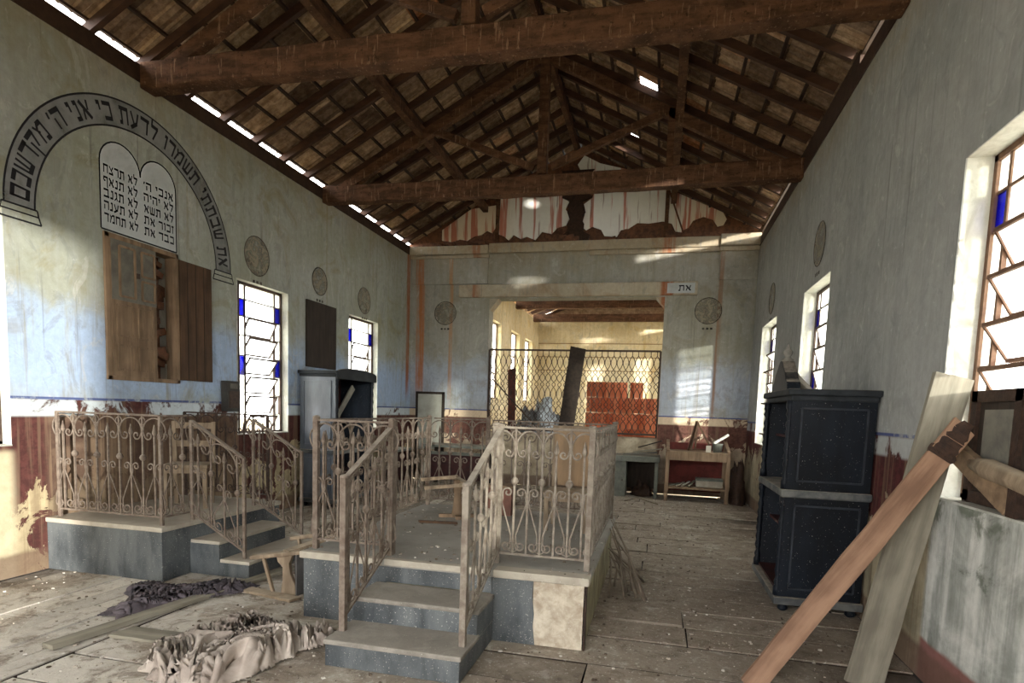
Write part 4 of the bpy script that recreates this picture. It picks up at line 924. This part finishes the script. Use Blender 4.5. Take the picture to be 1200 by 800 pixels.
MB().bar((2.05, -7.70, .30), (2.40, -7.58, .345), .07, .03).build('top_slat', M_tanwood, t, bevel=.005); MB().bar((2.12, -7.30, .37), (2.52, -7.12, .43), .06, .03).build('top_slat', M_tanwood, t, bevel=.005); MB().bar((2.30, -7.62, .345), (2.54, -7.10, .42), .08, .025).build('top_slat', M_tanwood, t, bevel=.005)
MB().bar((2.13, -7.66, .30), (2.19, -7.62, .0), .022, .022, (0, 1, 0)).build('leg', M_tanwood, t); MB().bar((2.2, -7.30, .37), (2.3, -7.28, .0), .022, .022, (0, 1, 0)).build('leg', M_tanwood, t)

# ---------------------------------------------------------------- loose boards, planks
plank('floor_batten', 'long pale floor batten lying loose beside the left platform', (1.62, -8.95, .02), (1.92, -6.95, .02), .10, .03, M_paleboard, 'batten', (0, 0, 1))
plank('loose_floorboard', 'loose floorboard lying beside the overturned seat', (1.95, -7.62, .013), (2.45, -7.72, .013), .10, .022, M_tanwood, 'floorboard', (0, 0, 1))
plank('floor_plank', 'grey weathered floor plank lying between the two cloths', (1.80, -8.62, .012), (2.42, -8.60, .012), .16, .02, M_paleboard, 'plank', (0, 0, 1))
plank('grey_plank', 'wide grey-green weathered plank leaning upright against the right wall window', (6.24, -7.98, .02), (6.58, -7.86, 1.76), .20, .035, M_paleboard, nrm=(.15, -1, .05))
o = plank('brown_plank', 'long warm brown plank with a rotten dark tip leaning across the grey plank', (5.60, -8.22, .015), (6.57, -8.06, 1.49), .125, .03, M_brownboard, nrm=(0, -1, .1))
L = (Vector((6.57, -8.06, 1.49))-Vector((5.60, -8.22, .015))).length
m = MB(); R = random.Random(6); vs = []; k = 14
for i in range(k+1):
    for a, b in ((-1, -1), (1, -1), (1, 1), (-1, 1)): vs.append((L-.20+.22*i/k, a*(.065-.04*(i/k)**1.5)+R.uniform(-.009, .009), b*.0175+R.uniform(-.003, .003)))
m.add(vs, [[i*4+c, i*4+(c+1) % 4, i*4+4+(c+1) % 4, i*4+4+c] for i in range(k) for c in range(4)]+[[0, 1, 2, 3], [4*k+3, 4*k+2, 4*k+1, 4*k]])
me = bpy.data.meshes.new('rotten_tip'); me.from_pydata([tuple(v) for v in m.v], [], m.f); me.materials.append(M_rot); rt = bpy.data.objects.new('rotten_tip', me); C.objects.link(rt); rt.parent = o
plank('brace_board', 'short brown board sloping down across the boarded window sill', (W+.03, -7.76, 1.38), (W+.03, -8.40, 1.14), .12, .04, M_door, 'board', (-1, 0, 0))
t = thing('boarded_shutter', 'dark panelled shutter closing the lower part of the right window', 'shutter', (W+.1, -8.3, 1.08))
MB().span((W+.085, -8.79, 1.083), (W+.115, -7.86, 1.68)).build('panel_board', M_dwood, t); m = MB()
for y in (-8.78, -8.30, -7.89): m.span((W+.065, y-.03, 1.083), (W+.085, y+.03, 1.68))
for z in (1.12, 1.65): m.span((W+.065, -8.79, z-.03), (W+.085, -7.86, z+.03))
m.build('frame', M_rot, t); m = MB(); m.span((W+.078, -8.24, 1.2), (W+.084, -7.98, 1.58)); m.build('peeled_patch', M_grayboard, t)
m = MB(); m.tube([(W+.03, -8.02, 1.30), (W+.03, -8.2, 1.28), (W+.03, -8.45, 1.25), (W+.04, -8.7, 1.2)], [.03, .055, .05, .04], 8); o = m.build('split_log', M_tanwood); tag(o, 'pale split log propped on the right window sill', 'log'); m = MB(); m.span((W+.0, -8.5, 1.083), (W+.06, -8.42, 1.22)); o = m.build('prop_block', M_rot); tag(o, 'dark block under the pale split log', 'block')

# ---------------------------------------------------------------- branches, twigs
t = thing('branch_bundle', 'tangled bundle of dry grey branches leaning on the right side of the central platform', 'branches', (4.85, -6.5, 0))
R = random.Random(9); M_twig = worn('dry_grey_bark', (130, 118, 102), (98, 86, 74), sc=20)
for i in range(14):
    a = Vector((4.72+R.uniform(.0, .3), -6.9+R.uniform(0, .7), .012)); b = Vector((4.69, -6.45+R.uniform(-.25, .3), R.uniform(.25, .58))); mid = (a+b)/2+Vector((R.uniform(.0, .1), R.uniform(-.1, .1), R.uniform(-.05, .08)))
    MB().tube([a, a*.6+mid*.4, mid, mid*.4+b*.6, b], [.011, .010, .009, .007, .004], 6).build('branch', M_twig, t)
o = MB().tube([(4.95, -8.62, .012), (5.05, -8.66, .014), (5.18, -8.62, .013), (5.28, -8.5, .012)], [.010, .010, .009, .005], 6).build('dry_twig', M_slab); tag(o, 'pale curved twig lying on the floor before the right-hand wardrobe', 'twig')
o = MB().tube([(4.55, -1.35, .012), (4.75, -1.15, .05), (4.95, -1.3, .02), (5.1, -1.5, .012)], .012, 6).build('dry_twig', M_twig); tag(o, 'dark crooked twig on the floor before the kneehole desk', 'twig')

# ---------------------------------------------------------------- cloths
def cloth(name, label, poly, h, fs_, seed, mat, res=.012, warp=.05):
    xs = [p[0] for p in poly]; ys = [p[1] for p in poly]
    def sd(x, y):
        ins = False; dm = 9
        for (a, b), (c, d) in zip(poly, poly[1:]+poly[:1]):
            if (b > y) != (d > y) and x < (c-a)*(y-b)/(d-b)+a: ins = not ins
            e = Vector((c-a, d-b)); q = Vector((x-a, y-b)); k = max(0, min(1, q.dot(e)/e.dot(e))); dm = min(dm, (q-k*e).length)
        return dm if ins else -dm
    nx = int((max(xs)-min(xs)+.1)/res); ny = int((max(ys)-min(ys)+.1)/res); idx = {}; vs = []; fs = []
    for i in range(nx+1):
        for j in range(ny+1):
            x = min(xs)-.05+i*res; y = min(ys)-.05+j*res; q = Vector((x, y, seed))
            D = sd(x, y)+.05*mnoise.noise(q*9)
            if D < 0: continue
            f = min(1, D/.09); wv = Vector((mnoise.noise(q*3+Vector((9, 0, 0))), mnoise.noise(q*3+Vector((0, 9, 0))), 0))
            an = 2.2*mnoise.noise(q*1.3+Vector((5, 5, 0))); ca, sa = math.cos(an), math.sin(an)
            p = Vector(((q.x*ca+q.y*sa)*fs_*1.5, (-q.x*sa+q.y*ca)*fs_*.55, seed))+wv*1.1
            r1 = max(0, 1-abs(mnoise.noise(p))*2.4); r2 = max(0, 1-abs(mnoise.noise(p*2.3+Vector((3, 1, 0))))*2.2)
            g_ = f*f*(3-2*f)
            z = .010+h*g_*(.22+.5*mnoise.noise(q*3.1)+.62*r1*r1*(3-2*r1)+.06*r2)
            dx = warp*f*Vector((mnoise.noise(p*1.1+Vector((20, 0, 0))), mnoise.noise(p*1.1+Vector((0, 20, 0)))))
            idx[(i, j)] = len(vs); vs.append((x+dx.x, y+dx.y, max(.008, z)))
    for (i, j) in idx:
        if all(k in idx for k in ((i+1, j), (i, j+1), (i+1, j+1))): fs.append([idx[i, j], idx[i+1, j], idx[i+1, j+1], idx[i, j+1]])
    m = MB(); m.add(vs, fs, True); o = m.build(name, mat); md = o.modifiers.new('thickness', 'SOLIDIFY'); md.thickness = .005; md.offset = 1
    return tag(o, label, 'cloth', 'crumpled cloths on the floor')
M_cl1 = worn('dirty_mauve_cloth', (96, 86, 90), (54, 52, 57), sc=4, bs=.2); M_cl2 = worn('dirty_beige_cloth', (180, 168, 156), (126, 113, 104), sc=4, bs=.2)
cloth('crumpled_cloth', 'crumpled dark grey-mauve cloth on the floor in front of the left platform', [(1.42, -8.42), (1.58, -8.44), (1.72, -8.1), (1.92, -7.75), (1.98, -7.5), (1.85, -7.55), (1.6, -7.62), (1.22, -7.80), (1.12, -7.95), (1.30, -8.1)], .075, 5, 3.3, M_cl1, res=.01)
cloth('crumpled_cloth', 'crumpled beige cloth on the floor left of the central steps', [(2.26, -8.86), (2.40, -8.55), (2.52, -8.30), (2.66, -8.24), (2.84, -8.42), (3.00, -8.24), (3.13, -8.20), (3.16, -8.34), (3.02, -8.56), (3.0, -8.84), (2.90, -9.05), (2.6, -9.15), (2.36, -9.05)], .17, 4.2, 8.1, M_cl2, res=.009, warp=.07)

# ---------------------------------------------------------------- debris
def debris(name, label, n, mat, seed, smin, smax):
    R = random.Random(seed); m_floor = MB(); m_deck = MB()
    for i in range(n):
        m = m_floor
        x = R.uniform(.1, W-.1); y = -9.6+9.4*R.random()**1.3
        if R.random() < .25: x = R.choice([R.uniform(.05, .5), R.uniform(4.6, W-.05), R.uniform(4.6, 6)])
        if R.random() < .5:
            x += .25*mnoise.noise(Vector((x*2, y*2, 1))); y += .25*mnoise.noise(Vector((x*2, y*2, 7)))
        z = .002
        if bx0-.02 < x < bx1+.02 and by0-.03 < y < by1+.02: z = bz+.003; m = m_deck
        elif 3.28 < x < 4.08 and -8.66 < y < by0: continue
        elif x < 1.8 and -7.67 < y < -6.08: continue
        if x > 5.95 and -6.8 < y < -5.6 or (x < .65 and -4.05 < y < -2.8): continue
        s_ = smin+(smax-smin)*R.random()**3
        k = R.randint(4, 6); ring = [(x+s_*R.uniform(.6, 1)*math.cos(2*PI*j/k), y+s_*R.uniform(.6, 1)*math.sin(2*PI*j/k)) for j in range(k)]
        hz = s_*R.uniform(.2, .6)
        m.add([(a, b, z) for a, b in ring]+[(x+(a-x)*.75, y+(b-y)*.75, z+hz) for a, b in ring], [list(range(k, 2*k))]+[[j, (j+1) % k, k+(j+1) % k, k+j] for j in range(k)])
    tag(m_floor.build(name, mat), label, 'debris', kind='stuff'); tag(m_deck.build('deck_debris', mat), 'pale crumbs and dirt strewn over the deck of the central platform', 'debris', kind='stuff')
sd_ = NT('fallen_plaster_and_dirt'); M_deb = sd_.out(sd_.ramp(sd_.isl(), [(0, srgb(66, 54, 44)), (.5, srgb(112, 98, 84)), (.75, srgb(160, 150, 136)), (1, srgb(206, 200, 190))]), .95)
debris('floor_debris', 'pale crumbs of fallen plaster and dark dirt strewn over the whole floor', 8000, M_deb, 21, .003, .018)

# ---------------------------------------------------------------- light
w = bpy.data.worlds.new('overcast_sky'); bpy.context.scene.world = w; w.use_nodes = True; nt = w.node_tree
bg = nt.nodes['Background']; bg.inputs[0].default_value = (1.0, .99, .975, 1); bg.inputs[1].default_value = SKY = 7.0
def portal(name, loc, sx, sy, d):
    l = bpy.data.lights.new(name, 'AREA'); l.shape = 'RECTANGLE'; l.size = sx; l.size_y = sy; l.cycles.is_portal = True
    o = bpy.data.objects.new(name, l); C.objects.link(o); o.location = loc; o.rotation_euler = Vector(d).to_track_quat('-Z', 'Y').to_euler()
for i, (a, b) in enumerate(LW+[LWB]): portal('sky_portal', (-WT-.02, (a+b)/2, 2.0), b-a, 1.86, (1, 0, 0))
for a, b in RW+[RWB]: portal('sky_portal', (W+WT+.02, (a+b)/2, 2.0), b-a, 1.86, (-1, 0, 0))
portal('sky_portal', (3.3, YF-WT-.05, 1.8), 3.0, 3.6, (0, 1, 0))
for a, b in FW: portal('sky_portal', (FX-.28, (a+b)/2, 2.7), b-a, 1.9, (1, 0, 0)); portal('sky_portal', (W+.33, (a+b)/2, 2.7), b-a, 1.9, (-1, 0, 0))
sl = bpy.data.lights.new('low_sun', 'SUN'); sl.energy = 5; sl.angle = math.radians(2.0); sl.color = (1, .95, .86)
so = bpy.data.objects.new('low_sun', sl); C.objects.link(so); so.rotation_euler = Vector((-1, 1.4, -.17)).to_track_quat('-Z', 'Y').to_euler()
vs_ = bpy.context.scene.view_settings; vs_.view_transform = 'Standard'; vs_.look = 'None'; vs_.exposure = 1.02; vs_.gamma = 1.06
cy_ = bpy.context.scene.cycles
cy_.max_bounces = 10; cy_.diffuse_bounces = 6; cy_.transparent_max_bounces = 16; cy_.use_denoising = True; cy_.sample_clamp_indirect = 6
